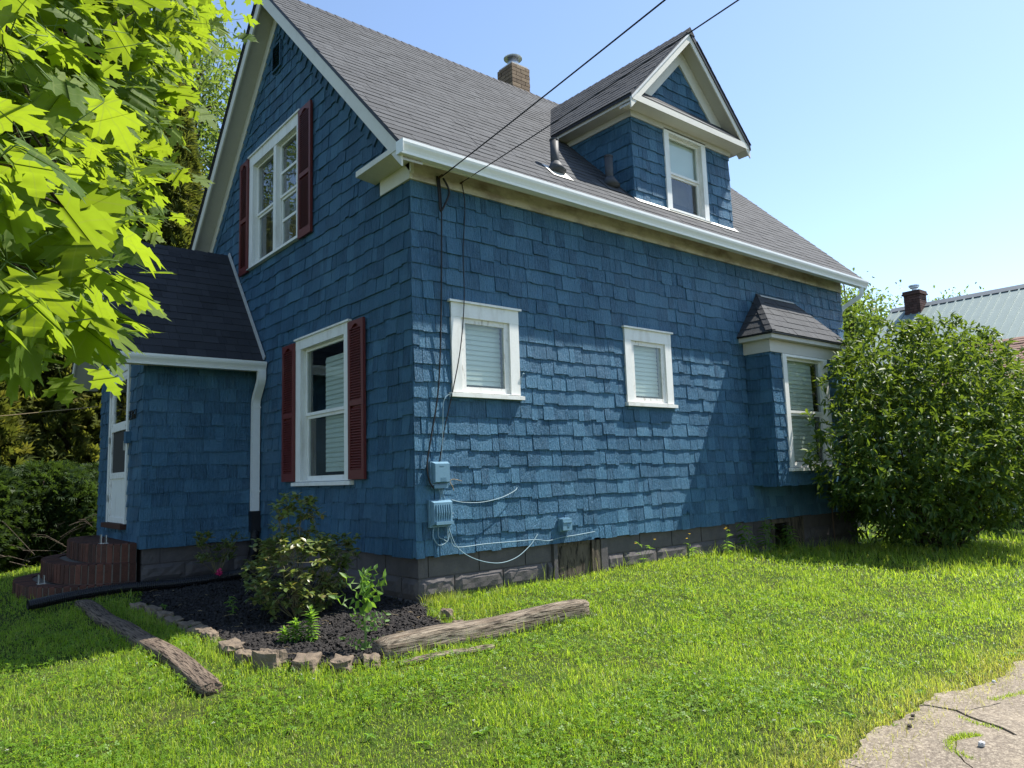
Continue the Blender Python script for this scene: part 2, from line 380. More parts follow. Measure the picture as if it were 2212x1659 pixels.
def sub_rects(rect, holes):
    rs = [rect]
    for (hu0, hu1, hv0, hv1) in holes:
        nx = []
        for (a, b, c, d) in rs:
            if b <= hu0 or a >= hu1 or d <= hv0 or c >= hv1: nx.append((a, b, c, d)); continue
            if a < hu0: nx.append((a, hu0, c, d))
            if b > hu1: nx.append((hu1, b, c, d))
            m0, m1 = max(a, hu0), min(b, hu1)
            if c < hv0: nx.append((m0, m1, c, hv0))
            if d > hv1: nx.append((m0, m1, hv1, d))
        rs = nx
    return rs
class Frame:
    """a surface: origin o, along u, outward n, up v (u x n = v)"""
    def __init__(s, o, u, n, v): s.o = Vector(o); s.u = Vector(u).normalized(); s.n = Vector(n).normalized(); s.v = Vector(v).normalized()
    def p(s, u, v, n=0.0): return s.o + s.u*u + s.v*v + s.n*n
def frameY(y): return Frame((0, y, 0), (-1, 0, 0), (0, -1, 0), (0, 0, 1))      # wall that faces -Y, u = -x
def frameX(x): return Frame((x, 0, 0), (0, 1, 0), (-1, 0, 0), (0, 0, 1))       # wall that faces -X, u = y
def wall(fr, rect, holes, hps, depth, name, mat, parent):
    mb = MB()
    for (a, b, c, d) in sub_rects(rect, holes):
        poly = clip_poly([(a, c), (b, c), (b, d), (a, d)], hps)
        if poly: mb.prism([fr.p(u, v) for u, v in poly], fr.n*-depth)
    return mb.build(name, mat, parent)

# courses of shingles on a surface; the largest in view become objects of their own
PIECES = {}
def cover(key, part, fr, u0, u1, v0, v1, expo, wr, thick, jit, hps=(), holes=(), lap=0.03, first=0.0):
    L = PIECES.setdefault(key, [])
    k = 0; v = v0
    while v < v1-0.01:
        u = u0 - random.random()*wr[1]*0.8
        while u < u1:
            w = random.uniform(*wr) if random.random() < 0.8 else random.uniform(wr[0]*0.75, wr[0]*1.2)
            a, b = max(u, u0), min(u+w-random.uniform(0.0015, 0.0065), u1); u += w
            if b-a < 0.02: continue
            vb = v + random.choice(jit)*random.uniform(0.7, 1.2); vt = min(v+expo+lap, v1)
            if vb < v0 and k == 0: vb = v0 + abs(vb-v0)*0.5
            if vt-vb < 0.015: continue
            rs = sub_rects((a, b, vb, vt), holes)
            for q in rs:
                if q[1]-q[0] < 0.006 or q[3]-q[2] < 0.006: continue
                poly = [(q[0], q[2]), (q[1], q[2]), (q[1], q[3]), (q[0], q[3])]
                pc = clip_poly(poly, hps) if hps else poly
                if len(pc) < 3: continue
                whole = pc == poly and len(rs) == 1
                c = fr.p((q[0]+q[1])/2, (q[2]+q[3])/2)
                d = c-CAM; dist = d.length
                face = max(0.0, -(d/dist).dot(fr.n)); inview = d.dot(cf) > 0 and abs(d.dot(cr)/d.dot(cf)) < 0.69 and abs(d.dot(cu)/d.dot(cf)) < 0.52
                score = (q[1]-q[0])*(min(q[3], v+expo)-q[2])*face/dist**2 if inview else 0
                L.append((score if whole else 0, part, fr, pc, (q[0], q[1], vb, vt), thick*random.uniform(0.75, 1.3), random.random(), expo+lap))
        v += expo; k += 1
SKEW = 0.028      # shingles never lie quite flat
def finalize(key, matname, name, limit=300):
    L = sorted(PIECES[key], key=lambda t: -t[0])
    me = bpy.data.meshes.new(name)
    v = [(0,0,0),(1,0,0),(1,0,1),(0,0,1),(0,1,0),(1,1,0),(1,0.28,1),(0,0.28,1)]
    me.from_pydata(v, [], [(0,1,2,3),(4,7,6,5),(0,4,5,1),(1,5,6,2),(2,6,7,3),(3,7,4,0)])
    me.materials.append(M[matname]); me.update()
    rest = {}
    for i, (sc, part, fr, pc, q, th, r, hh) in enumerate(L):
        if i < limit and sc > 0:
            o = link_obj(name, me, part)
            w = q[1]-q[0]; h = q[3]-q[2]
            R = Matrix((fr.u, fr.n, fr.v)).transposed().to_4x4()
            loc = fr.p(q[0], q[2]) - rootloc(part)
            an = SKEW*random.uniform(-1, 1)*(1 if key == 's' else 0.15)
            o.matrix_local = Matrix.Translation(loc+fr.n*max(0, -math.sin(an)*w)) @ R @ Matrix.Rotation(an, 4, 'Z') @ Matrix.Diagonal((w, th, h, 1))
        else:
            rest.setdefault(part.name, (part, MB()))[1]
            mb = rest[part.name][1]
            n = len(pc)
            back = [fr.p(u, vv, 0.0) for u, vv in pc]
            an = SKEW*random.uniform(-1, 1)*(1 if key == 's' else 0.15); o0 = max(0, -an*(q[1]-q[0]))
            front = [fr.p(u, vv, th*(1-0.72*min(1, max(0, (vv-q[2])/hh)))+o0+an*(u-q[0])) for u, vv in pc]
            mb.add(back+front, [tuple(reversed(range(n, 2*n)))] + [(i2, (i2+1) % n, (i2+1) % n+n, i2+n) for i2 in range(n)], r)
    for nm, (part, mb) in rest.items():
        tag(mb.build(name+'s', matname, part), kind='stuff')

# ------------------------------------------------------------------ ground height
def sp(t, k=0.35): return k*math.log1p(math.exp(min(60, t/k)))
def g(x, y):
    return (-0.45 + 0.095*math.exp(-((x-3.2)/2.2)**2-(min(y, 0)/1.3)**2) - 0.05*sp(min(-y-.3, 9)) - 0.05*sp(min(-x-.5, 6)) - 0.03*sp(min(x-5, 7))
            + 0.012*math.sin(x*2.1+y*1.3) + 0.008*math.sin(x*5.3-y*4.1))
# ================================================================== the blue house
L, WD, YC = 8.57, 6.65, 3.325
EX = 0.1665
house = empty('house', (0, 0, -0.5))
tag(house, 'blue shingled one and a half storey house with grey gable roof and dormer', 'house')

def window(fr, cas, gl, parent, label=None, head=True, sill=True, rail=None, mullion=None, mat='white', sash_mat='white', headover=0.03,
           sillover=0.03, blinds=None, back='dark', screen=False, casw=None, bars=(), sash=0.04, depth=0.5, recess=0.03, sillh=0.05, shade=None, bn=-0.085):
    """cas, gl: (u0,u1,v0,v1) of the casing and of the glazed opening (with sash)"""
    c0, c1, d0, d1 = cas; g0, g1, h0, h1 = gl
    mb = MB()
    def bd(mb, u0, u1, v0, v1, n0, n1):
        mb.prism([fr.p(u0, v0, n0), fr.p(u1, v0, n0), fr.p(u1, v1, n0), fr.p(u0, v1, n0)], fr.n*(n1-n0))
    # casing boards butt against each other
    bd(mb, c0, g0, d0, d1-(d1-h1) , 0.0, 0.034); bd(mb, g1, c1, d0, h1, 0.0, 0.034)
    bd(mb, c0, c1, h1, d1, 0.0, 0.036)
    if h0 > d0+0.005: bd(mb, g0, g1, d0, h0, 0.0, 0.028)
    w = mb.build('window', mat, parent)
    if label: w['label'] = label
    if head:
        m2 = MB(); bd(m2, c0-headover, c1+headover, d1, d1+0.022, 0.0, 0.058); m2.build('head_cap', mat, w)
    if sill:
        m2 = MB(); m2.add([fr.p(c0-sillover, d0-sillh, 0), fr.p(c1+sillover, d0-sillh, 0), fr.p(c1+sillover, d0, 0), fr.p(c0-sillover, d0, 0),
                           fr.p(c0-sillover, d0-sillh, 0.07), fr.p(c1+sillover, d0-sillh, 0.07), fr.p(c1+sillover, d0-0.012, 0.07), fr.p(c0-sillover, d0-0.012, 0.07)],
                          [(0,1,2,3),(4,7,6,5),(0,4,5,1),(1,5,6,2),(2,6,7,3),(3,7,4,0)]); m2.build('sill', mat, w)
    # dark recess
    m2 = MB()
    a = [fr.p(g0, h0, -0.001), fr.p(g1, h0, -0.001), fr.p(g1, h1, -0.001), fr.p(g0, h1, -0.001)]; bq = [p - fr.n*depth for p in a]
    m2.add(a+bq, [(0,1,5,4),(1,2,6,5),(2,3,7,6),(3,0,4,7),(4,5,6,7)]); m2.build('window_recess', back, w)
    m2 = MB()
    for q in ((g0, g0+.006, h0, h1), (g1-.006, g1, h0, h1), (g0+.0062, g1-.0062, h0, h0+.006), (g0+.0062, g1-.0062, h1-.006, h1)): bd(m2, *q, -0.10, -0.0012)
    m2.build('jamb', mat, w)
    bays = [(g0, g1)] if mullion is None else [(g0, mullion-0.045), (mullion+0.045, g1)]
    if mullion is not None:
        m2 = MB(); bd(m2, mullion-0.045, mullion+0.045, h0, h1, -0.05, 0.03); m2.build('mullion', mat, w)
    for bi, (p0, p1) in enumerate(bays):
        parts = [(h0, h1)] if rail is None else [(h0, rail), (rail, h1)]
        for si, (q0, q1) in enumerate(parts):
            off = -recess if (rail is None or si == 1) else -recess-0.022
            m2 = MB()
            bot = sash*1.5 if si == 0 and rail is not None else sash
            bd(m2, p0, p0+sash, q0, q1, off-0.03, off); bd(m2, p1-sash, p1, q0, q1, off-0.03, off)
            bd(m2, p0+sash, p1-sash, q0, q0+bot*0.8, off-0.03, off); bd(m2, p0+sash, p1-sash, q1-sash*0.8, q1, off-0.03, off)
            s = m2.build('sash', sash_mat, w)
            for bv in bars:
                if bi == bv[0] and q0 < bv[1] < q1:
                    m3 = MB(); bd(m3, p0+sash, p1-sash, bv[1]-0.018, bv[1]+0.018, off-0.024, off-0.002); m3.build('glazing_bar', sash_mat, w)
            m2 = MB(); bd(m2, p0+sash, p1-sash, q0+bot*0.8, q1-sash*0.8, off-0.018, off-0.014); m2.build('pane', 'glass', w)
            if screen and si == 0 and rail is not None:
                m2 = MB(); bd(m2, p0+sash, p1-sash, q0+bot*0.8, q1-sash*0.8, off-0.08, off-0.078); m2.build('screen', 'screen', w)
        if shade:
            m2 = MB(); bd(m2, p0+0.01, p1-0.01, shade[0], shade[1], -0.09, -0.085); m2.build('roller_shade', shade[2], w)
        if blinds:
            bu0, bu1, bv0, bv1, pitch, matb = blinds
            bu0, bu1 = max(bu0, p0+0.01), min(bu1, p1-0.01)
            if bu1 > bu0:
                me = None; v = bv0
                m2 = MB()
                ww = bu1-bu0
                m2.add([(0, 0.016, -pitch*.2), (ww, 0.016, -pitch*.2), (ww, 0.012, pitch*0.4), (ww, 0.001, pitch*1.0), (0, 0.001, pitch*1.0), (0, 0.012, pitch*0.4)], [(0,1,2,5),(5,2,3,4)])
                proto = m2.build('slat', matb, None)
                R = Matrix((fr.u, fr.n, fr.v)).transposed().to_4x4(); firstp = True
                while v < bv1:
                    o = proto if firstp else proto.copy()
                    if not firstp: COL.objects.link(o)
                    firstp = False
                    o.parent = w; o.matrix_local = Matrix.Translation(fr.p(bu0, v, bn) - rootloc(w)) @ R
                    v += pitch
    return w

# ---- walls (boards behind the shingles), with openings
fS, fG = frameY(0.0), frameX(0.0)
def hy(x0, x1, z0, z1): return (-x1, -x0, z0, z1)
W1c, W1g = (0.425, 1.30, 1.565, 2.475), (0.545, 1.175, 1.575, 2.33)
W2c, W2g = (2.985, 3.865, 1.565, 2.475), (3.10, 3.745, 1.575, 2.33)
LWc, LWg = (1.245, 2.67, 0.735, 2.46), (1.385, 2.53, 0.745, 2.34)
UWc, UWg = (2.575, 4.335, 3.78, 5.44), (2.675, 4.20, 3.83, 5.29)
side = wall(fS, hy(0, L, 0, 3.86), [hy(*W1g), hy(*W2g)], [], 0.12, 'side_wall', 'shingle', house)
RK = 1.0
gap = 7.11
hp_g = [(-1, 1, gap-YC), (1, 1, gap+YC)]          # z <= gap -/+ (y-YC)
gable = wall(fG, (0.125, WD, 0, 7.2), [LWg, UWg], hp_g, 0.12, 'gable_wall', 'shingle', house)
MB().box((0.121, WD-0.12, 0.0), (L, WD, 3.9)).box((L-0.12, 0.121, 0.0), (L, WD-0.121, 3.9)).prism([(L-0.12, 0.0, 3.9), (L-0.12, WD, 3.9), (L-0.12, YC, 7.2)], (0.12, 0, 0)).build('rear_wall', 'shingle', house)

WRW = (0.085, 0.235); JW = (0.0, 0.004, 0.010, 0.018, -0.006)
def grow(r, e): return (r[0]-e, r[1]+e, r[2]-e, r[3]+e)
cover('s', side, fS, -L-0.012, 0.014, -0.015, 3.66, EX, WRW, 0.019, JW, holes=[hy(*grow(W1c, -0.005)), hy(*grow(W2c, -0.005))])
cover('s', gable, fG, 0.0, WD, -0.015, 7.2, EX, WRW, 0.019, JW, hps=[(-1, 1, gap-YC-0.004), (1, 1, gap+YC-0.004)], holes=[grow(LWc, -0.005), grow(UWc, -0.005), (3.905, 5.2, 0.0, 0.8)])

# shingles set along the rake of the gable
for sgn in (1, -1):
    n_ = 20
    for i in range(n_):
        t = 0.28 + i*0.2
        y = YC - sgn*(YC-0.42)*(i+0.5)/n_; z = gap-abs(y-YC)
        mb = MB(); dv = Vector((0, -sgn, -1)).normalized(); pn = Vector((0, sgn, -1)).normalized()
        c = Vector((0.0, y, z)) + pn*0.004
        a = c - dv*0.105; b_ = c + dv*0.1
        mb.add([a+Vector((-0.012, 0, 0)), b_+Vector((-0.034, 0, 0)), b_+pn*0.15+Vector((-0.036, 0, 0)), a+pn*0.13+Vector((-0.016, 0, 0)),
                a, b_, b_+pn*0.15, a+pn*0.13], [(0,1,2,3),(7,6,5,4),(0,4,5,1),(1,5,6,2),(2,6,7,3),(3,7,4,0)])
        mb.build('rake_shingle', 'shingle', gable)

# ---- windows of the two walls
window(fS, hy(*W1c), hy(*W1g), house, 'small window with weathered white sash near the corner', sash_mat='worn_white', sash=0.065, recess=-0.012,
       blinds=(-1.12, -0.60, 1.67, 2.27, 0.0525, 'blind'))
window(fS, hy(*W2c), hy(*W2g), house, 'small window with white blind midway along the wall', sash_mat='worn_white', sash=0.065, recess=-0.012,
       blinds=(-3.69, -3.155, 1.67, 2.27, 0.0525, 'blind'))
window(fG, LWc, LWg, house, 'tall double hung window between burgundy shutters', rail=1.52, blinds=(1.3, 2.15, 0.85, 2.15, 0.056, 'blind'), screen=True, headover=0.012, sash=0.045, sillover=0.05, bn=-0.13)
window(fG, UWc, UWg, house, 'paired upstairs window in the gable', rail=4.535, mullion=3.40, head=True, sill=True, sillover=0.0, sillh=0.02, back='curtain', depth=0.22, bars=((0, 4.22), (0, 4.88)), headover=0.02)

def shutter(y0, y1, z0, z1, nm_label=None):
    mb = MB(); x0, x1 = -0.062, -0.030
    st = 0.05; zm = z0+(z1-z0)*0.475; rh = 0.055
    def bx(a, b, c, d): mb.box((x0, a, c), (x1, b, d))
    bx(y0, y0+st, z0, z1); bx(y1-st, y1, z0, z1)
    bx(y0+st, y1-st, z0, z0+0.10); bx(y0+st, y1-st, zm-rh/2, zm+rh/2)
    # arched top rail
    pts = [(y0+st, z1), (y1-st, z1)]
    w = y1-y0-2*st
    arc = [(y1-st - w*t, z1-0.085+0.045*max(0, math.sin(math.pi*min(1, max(0, (t-0.15)/0.7))))) for t in [i/10 for i in range(11)]]
    poly = pts + arc
    mb.prism([(x0, p[0], p[1]) for p in poly], (x1-x0, 0, 0))
    mb.box((x1, y0+0.02, z0+0.02), (-0.020, y1-0.02, z1-0.02))
    s = mb.build('shutter', 'shutter', house)
    proto = MB(); dz = 0.0285; yw = y1-y0-2*st
    proto.add([(-0.008, 0, 0), (-0.008, yw, 0), (0.022, yw, 0.026), (0.022, 0, 0.026), (-0.008, 0, 0.007), (-0.008, yw, 0.007), (0.022, yw, 0.032), (0.022, 0, 0.032)],
              [(0,1,2,3),(7,6,5,4),(0,4,5,1),(1,5,6,2),(2,6,7,3),(3,7,4,0)])
    p = proto.build('louver', 'shutter', None); firstp = True
    for (a, b) in ((z0+0.105, zm-rh/2-0.02), (zm+rh/2+0.002, z1-0.085)):
        z = a
        while z < b:
            o = p if firstp else p.copy()
            if not firstp: COL.objects.link(o)
            firstp = False; o.parent = s
            o.location = Vector((-0.05, y0+st, z)) - rootloc(s); z += dz
    return s
for a in ((0.895, 1.242, 0.74, 2.44), (2.672, 3.03, 0.74, 2.44), (2.20, 2.572, 3.74, 5.43), (4.338, 4.66, 3.74, 5.43)): shutter(*a)

# gable louvre vent
mb = MB(); mb.box((-0.05, 3.19, 6.36), (-0.018, 3.22, 6.74)).box((-0.05, 3.46, 6.36), (-0.018, 3.49, 6.74)).box((-0.05, 3.22, 6.36), (-0.018, 3.46, 6.385)).box((-0.05, 3.22, 6.715), (-0.018, 3.46, 6.74)).box((-0.024, 3.22, 6.385), (-0.021, 3.46, 6.715))
vent = mb.build('gable_vent', 'shingle', house)
for i in range(9):
    z = 6.39+i*0.036
    MB().add([(-0.056, 3.22, z), (-0.056, 3.46, z), (-0.026, 3.46, z+0.03), (-0.026, 3.22, z+0.03)], [(0, 1, 2, 3)]).build('louver', 'shingle', vent)

# ---- foundation blocks
def block_mesh(name, w, h, seed, flat=False):
    rn = random.Random(seed); nx, nz = 8, 4; v = []; f = []
    for j in range(nz+1):
        for i in range(nx+1):
            ex = min(i, nx-i)/nx*w; ez = min(j, nz-j)/nz*h
            bul = 0.0 if flat else 0.02*min(1, ex/0.05)*min(1, ez/0.04)
            dj = 0 if min(i, nx-i) == 0 or min(j, nz-j) == 0 else rn.uniform(-0.006, 0.006)*(0.3 if flat else 1)
            v.append((i/nx*w, -(0.012+bul+dj), j/nz*h))
    for j in range(nz):
        for i in range(nx):
            a = j*(nx+1)+i; f.append((a, a+1, a+nx+2, a+nx+1))
    k = len(v); v += [(0, 0.05, 0), (w, 0.05, 0), (w, 0.05, h), (0, 0.05, h)]
    top = [nz*(nx+1)+i for i in range(nx+1)]; bot = list(range(nx+1))
    f += [tuple(reversed(bot))+(k, k+1), tuple(top)+(k+2, k+3), tuple(j*(nx+1) for j in range(nz+1))[::-1][::-1]+(k+3, k), tuple(reversed([j*(nx+1)+nx for j in range(nz+1)]))+(k+1, k+2)]
    me = bpy.data.meshes.new(name); me.from_pydata(v, [], f); me.materials.append(M['found']); me.update(); return me
BL = [block_mesh('block', 0.585, 0.187, s) for s in range(4)]; BLF = [block_mesh('block', 0.585, 0.187, s+9, True) for s in range(2)]
def foundation(name, fr, u0, u1, z1, rows, core, skip=()):
    f_ = MB()
    for a, b in core: f_.box(a, b)
    part = f_.build(name, 'found', house)
    R = Matrix((-fr.u, -fr.n, fr.v)).transposed().to_4x4()     # local -y = outward
    for r in range(rows):
        z = z1-0.2*(r+1)+0.006; u = u0 - (0.3 if r % 2 else 0.0)
        while u < u1-0.02:
            a, b = max(u, u0), min(u+0.59, u1); u += 0.6
            if b-a < 0.06: continue
            cutb = [(s0, s1) for s0, s1 in skip if a < s1 and b > s0]
            if cutb:
                s0, s1 = cutb[0]
                if a < s0-0.06: b = s0-0.004
                elif b > s1+0.06: a = s1+0.004
                else: continue
            o = link_obj('block', random.choice(BLF if r == 0 else BL), part)
            # mesh x runs along -u, so start from b
            o.matrix_local = Matrix.Translation(fr.p(b, z, -0.045) - rootloc(part)) @ R @ Matrix.Diagonal(((b-a)/0.59, 1, 1, 1))
    return part
fnd = foundation('side_foundation', fS, -L+0.03, -0.035, -0.002, 4, [((0.046, 0.044, -1.2), (1.72, 0.2, -0.003)), ((2.55, 0.044, -1.2), (5.98, 0.2, -0.003)), ((6.85, 0.044, -1.2), (L-0.05, 0.2, -0.003)), ((1.72, 0.06, -1.2), (2.55, 0.2, -0.02)), ((5.98, 0.3, -1.2), (6.85, 0.32, -0.02))], skip=((-2.56, -1.72), (-6.86, -5.98)))
foundation('gable_foundation', fG, 0.035, 3.93, -0.002, 4, [((0.044, 0.21, -1.2), (0.2, WD, -0.004))])
# basement hatch with wooden post, and basement window
mb = MB(); mb.box((1.72, 0.0, -0.7), (1.775, 0.05, -0.02)); mb.build('hatch_jamb', 'found', fnd)
mb = MB(); mb.box((1.777, 0.035, -0.7), (2.02, 0.055, -0.05)).box((2.024, 0.038, -0.7), (2.30, 0.055, -0.05)).box((1.777, 0.02, -0.05), (2.30, 0.055, -0.02)); mb.build('hatch_board', 'oldwood', fnd)
boxo('hatch_post', (2.303, 0.005, -0.7), (2.44, 0.055, -0.022), 'oldwood', fnd); boxo('hatch_jamb', (2.443, -0.002, -0.7), (2.55, 0.052, -0.02), 'found', fnd)
bw = MB().box((6.0, 0.02, -0.6), (6.06, 0.08, -0.02)).box((6.45, 0.02, -0.6), (6.52, 0.08, -0.02)).box((6.0602, 0.02, -0.08), (6.449, 0.08, -0.02)).build('basement_window', 'oldwood', fnd)
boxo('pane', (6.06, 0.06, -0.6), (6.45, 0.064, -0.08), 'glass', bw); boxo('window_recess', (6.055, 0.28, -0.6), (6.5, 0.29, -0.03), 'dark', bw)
boxo('hatch_board', (6.525, 0.01, -0.6), (6.83, 0.05, -0.02), 'oldwood', fnd)

# ---- main roof
RX0, RX1, RY0 = -0.29, 8.86, -0.28
def rz(y): return 7.49-abs(YC-y)
s2 = math.sqrt(0.5)
fR = Frame((0, RY0, rz(RY0)), (-1, 0, 0), (0, -s2, s2), (0, s2, s2))
VL = (YC-RY0)/s2
mb = MB()
mb.prism([(RX0, RY0, rz(RY0)), (RX1, RY0, rz(RY0)), (RX1, YC, rz(YC)), (RX0, YC, rz(YC))], (0, 0, -0.055))
mb.prism([(RX0, WD-RY0, rz(RY0)), (RX0, YC, rz(YC)), (RX1, YC, rz(YC)), (RX1, WD-RY0, rz(RY0))], (0, 0, -0.055))
roof = mb.build('roof', 'drip', house)
cover('r', roof, fR, -RX1-0.015, -RX0+0.015, -0.012, VL, 0.1415, (0.13, 0.34), 0.0078, (0.0, 0.0, 0.0, 0.003), lap=0.02)
fRb = Frame((0, WD-RY0, rz(RY0)), (1, 0, 0), (0, s2, s2), (0, -s2, s2))
mb = MB()
for k in range(35): mb.prism([fRb.p(RX0-0.015, k*0.1415, 0.008), fRb.p(RX1+0.015, k*0.1415, 0.008), fRb.p(RX1+0.015, k*0.1415+0.16, 0.003), fRb.p(RX0-0.015, k*0.1415+0.16, 0.003)], fRb.n*-0.0075)
mb.build('roof_courses', 'roof', roof)
x = RX0-0.01
while x < RX1:
    x1 = min(x+0.14, RX1+0.01)
    MB().add([(x, YC-0.13, rz(YC)-0.118), (x1+0.03, YC-0.13, rz(YC)-0.122), (x1+0.03, YC, rz(YC)+0.010), (x, YC, rz(YC)+0.022), (x, YC+0.13, rz(YC)-0.118), (x1+0.03, YC+0.13, rz(YC)-0.122)], [(0,1,2,3), (3,2,5,4), (0, 3, 4)]).build('ridge_shingle', 'roof_dark', roof)
    x = x1
# rake boards, soffits, friezes
def rake(sgn, x_out, x_in, part_mat=('rake', 'soffit', 'rake')):
    def q(t, drop): # t: 0 eave .. 1 ridge
        y = RY0+(YC-RY0)*t; z = rz(y)-drop
        return (y if sgn > 0 else WD-y, z)
    def band(x0, x1, d0, d1, nm, m, t0=0.0):
        a, b_, c, d = q(t0, d1), q(1, d1), q(1, d0), q(t0, d0)
        MB().prism([(x0, *a), (x0, *b_), (x0, *c), (x0, *d)], (x1-x0, 0, 0)).build(nm, m, house)
    band(x_out, x_out+0.022, 0.058, 0.25, 'barge_board', part_mat[0])
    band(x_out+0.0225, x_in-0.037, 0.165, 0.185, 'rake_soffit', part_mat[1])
    band(x_in-0.036, x_in-0.0005, 0.17, 0.40, 'rake_frieze', part_mat[2], 0.06)
rake(1, RX0+0.012, 0.0); rake(-1, RX0+0.012, 0.0)
# eave: fascia, soffit, frieze, return
boxo('fascia', (RX0+0.04, -0.243, 3.735), (RX1-0.02, -0.225, 3.875), 'white', house)
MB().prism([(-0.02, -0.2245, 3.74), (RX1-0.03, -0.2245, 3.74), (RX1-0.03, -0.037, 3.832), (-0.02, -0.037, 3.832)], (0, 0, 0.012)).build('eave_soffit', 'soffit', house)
xs = [0.0, 2.08, 3.36, 4.9, 6.6, L]
for i in range(5): boxo('frieze_board', (xs[i]+0.001, -0.036, 3.655), (xs[i+1]-0.001, 0.0, 3.86), 'frieze', house)
boxo('frieze_board', (-0.036, -0.0359, 3.655), (-0.0005, 0.545, 3.83), 'rake', house)
MB().add([(-0.285, -0.224, 3.815), (-0.022, -0.224, 3.815), (-0.022, 0.66, 3.815), (-0.285, 0.60, 3.815), (-0.285, -0.224, 3.87), (-0.022, -0.224, 3.89), (-0.022, 0.66, 3.95), (-0.285, 0.60, 3.875)],
         [(3,2,1,0),(4,5,6,7),(0,1,5,4),(1,2,6,5),(2,3,7,6),(3,0,4,7)]).build('eave_return', 'rake', house)
# gutters
KP = [(0, 0), (.082, 0), (.086, .026), (.096, .05), (.114, .078), (.121, .10), (.121, .128), (.110, .130), (.108, .118), (.008, .112), (0, .13)]
def gutter(x0, x1, y, z, dz=0.0, name='gutter'):
    mb = MB(); n = len(KP)
    mb.prism([(x0, y-o, z+h) for o, h in KP], (x1-x0, 0, 0))
    mb.v = [(p[0], p[1], p[2]+dz*(p[0]-x0)/(x1-x0)) for p in mb.v]
    o = mb.build(name, 'gutter', house)
    MB().box((x0-0.004, y-0.126, z+0.0), (x0-0.0004, y+0.001, z+0.127)).build('gutter_end_cap', 'gutter', o)
    return o
gu = gutter(-0.305, 8.90, -0.244, 3.742, -0.03)
mb = MB()
for i in range(14):
    x = 0.3+i*0.63; mb.box((x, -0.363, 3.862-0.03*x/9.2), (x+0.018, -0.248, 3.868-0.03*x/9.2))
mb.build('gutter_hanger', 'gutter', gu)
def rect_tube(path, w, d, mb, wdir):
    P = [Vector(p) for p in path]; wd = Vector(wdir).normalized(); rings = []
    prof = []
    for k in range(4): pass
    rib = 0.004
    pr = [(-.5, -.5), (-.3, -.5), (-.25, -.5+rib/d), (-.15, -.5), (-.05, -.5+rib/d), (.05, -.5), (.15, -.5+rib/d), (.25, -.5), (.3, -.5), (.5, -.5), (.5, .5), (-.5, .5)]
    for i, p in enumerate(P):
        t = (P[min(i+1, len(P)-1)]-P[max(i-1, 0)]).normalized(); dd = t.cross(wd).normalized()
        rings.append([p + wd*a*w + dd*b*d for a, b in pr])
    n = len(pr); v = [q for r_ in rings for q in r_]; f = []
    for i in range(len(P)-1):
        for k in range(n): f.append((i*n+k, i*n+(k+1) % n, (i+1)*n+(k+1) % n, (i+1)*n+k))
    f += [tuple(reversed(range(n))), tuple(range((len(P)-1)*n, len(P)*n))]
    mb.add(v, f)
def bend(path, k=5):
    """round the inner corners of a path"""
    P = [Vector(p) for p in path]; out = [P[0]]
    for i in range(1, len(P)-1):
        a = P[i]+(P[i-1]-P[i]).normalized()*min(0.07, (P[i-1]-P[i]).length*0.45); c = P[i]+(P[i+1]-P[i]).normalized()*min(0.07, (P[i+1]-P[i]).length*0.45)
        for j in range(k+1):
            t = j/k; out.append(a*(1-t)**2+P[i]*2*t*(1-t)+c*t*t)
    out.append(P[-1]); return out
mb = MB(); rect_tube(bend([(8.74, -0.30, 3.715), (8.74, -0.30, 3.58), (8.65, 0.02, 3.40), (8.62, 0.05, 3.30), (8.62, 0.05, -0.3)]), 0.085, 0.062, mb, (1, 0.6, 0)); mb.build('downspout', 'gutter', house)

# vent pipes on the roof
for (x, y, h, kx) in ((2.105, 0.14, 0.40, 0), (3.16, 0.24, 0.40, 1)):
    z = rz(y)
    vp = MB().tube([(x, y, z-0.05), (x, y, z+h)], 0.052, 16).build('vent_pipe', 'lead', house, True)
    MB().tube([(x, y, z+h-0.012), (x, y, z+h+0.004)], 0.058, 16).build('pipe_rim', 'lead', vp)
    MB().tube([(x, y-0.02, z-0.02), (x, y, z+0.11)], [0.12, 0.058], 16).build('pipe_boot', 'lead', vp, True)
    MB().prism([fR.p(-x-0.16, (y-RY0)/s2-0.19, 0.012), fR.p(-x+0.16, (y-RY0)/s2-0.19, 0.012), fR.p(-x+0.16, (y-RY0)/s2+0.1, 0.012), fR.p(-x-0.16, (y-RY0)/s2+0.1, 0.012)], fR.n*0.003).build('pipe_flashing', 'lead' if kx else 'flash', vp)

# ---- dormer
DX0, DX1, DY, DC = 3.45, 5.61, 0.08, 4.53
fD, fDl = frameY(DY), frameX(DX0)
DWc, DWg = (4.09, 5.02, 4.235, 5.375), (4.19, 4.92, 4.27, 5.345)
dorm = wall(fD, hy(DX0, DX1, 4.1, 6.5), [hy(*DWg)], [(1.045, 1, 6.49-DC*1.045), (-1.045, 1, 6.49+DC*1.045)], 0.1, 'dormer_wall', 'shingle', house)
MB().box((DX0, DY+0.101, 4.1), (DX0+0.1, 1.7, 5.5)).box((DX1-0.1, DY+0.101, 4.1), (DX1, 1.7, 5.5)).build('dormer_side', 'shingle', house)
ds = house.children[-1]
cover('s', dorm, fD, -DX1-0.012, -DX0+0.012, 4.205, 5.37, 0.158, WRW, 0.019, JW, holes=[hy(*grow(DWc, -0.005))])
cover('s', dorm, fD, -DX1, -DX0, 5.70, 6.5, 0.158, WRW, 0.019, JW, hps=[(1.045, 1, 6.49-DC*1.045), (-1.045, 1, 6.49+DC*1.045)])
cover('s', ds, fDl, DY, 1.45, 4.205, 5.37, 0.158, WRW, 0.019, JW, hps=[(1, -1, -4.165+0.02)])
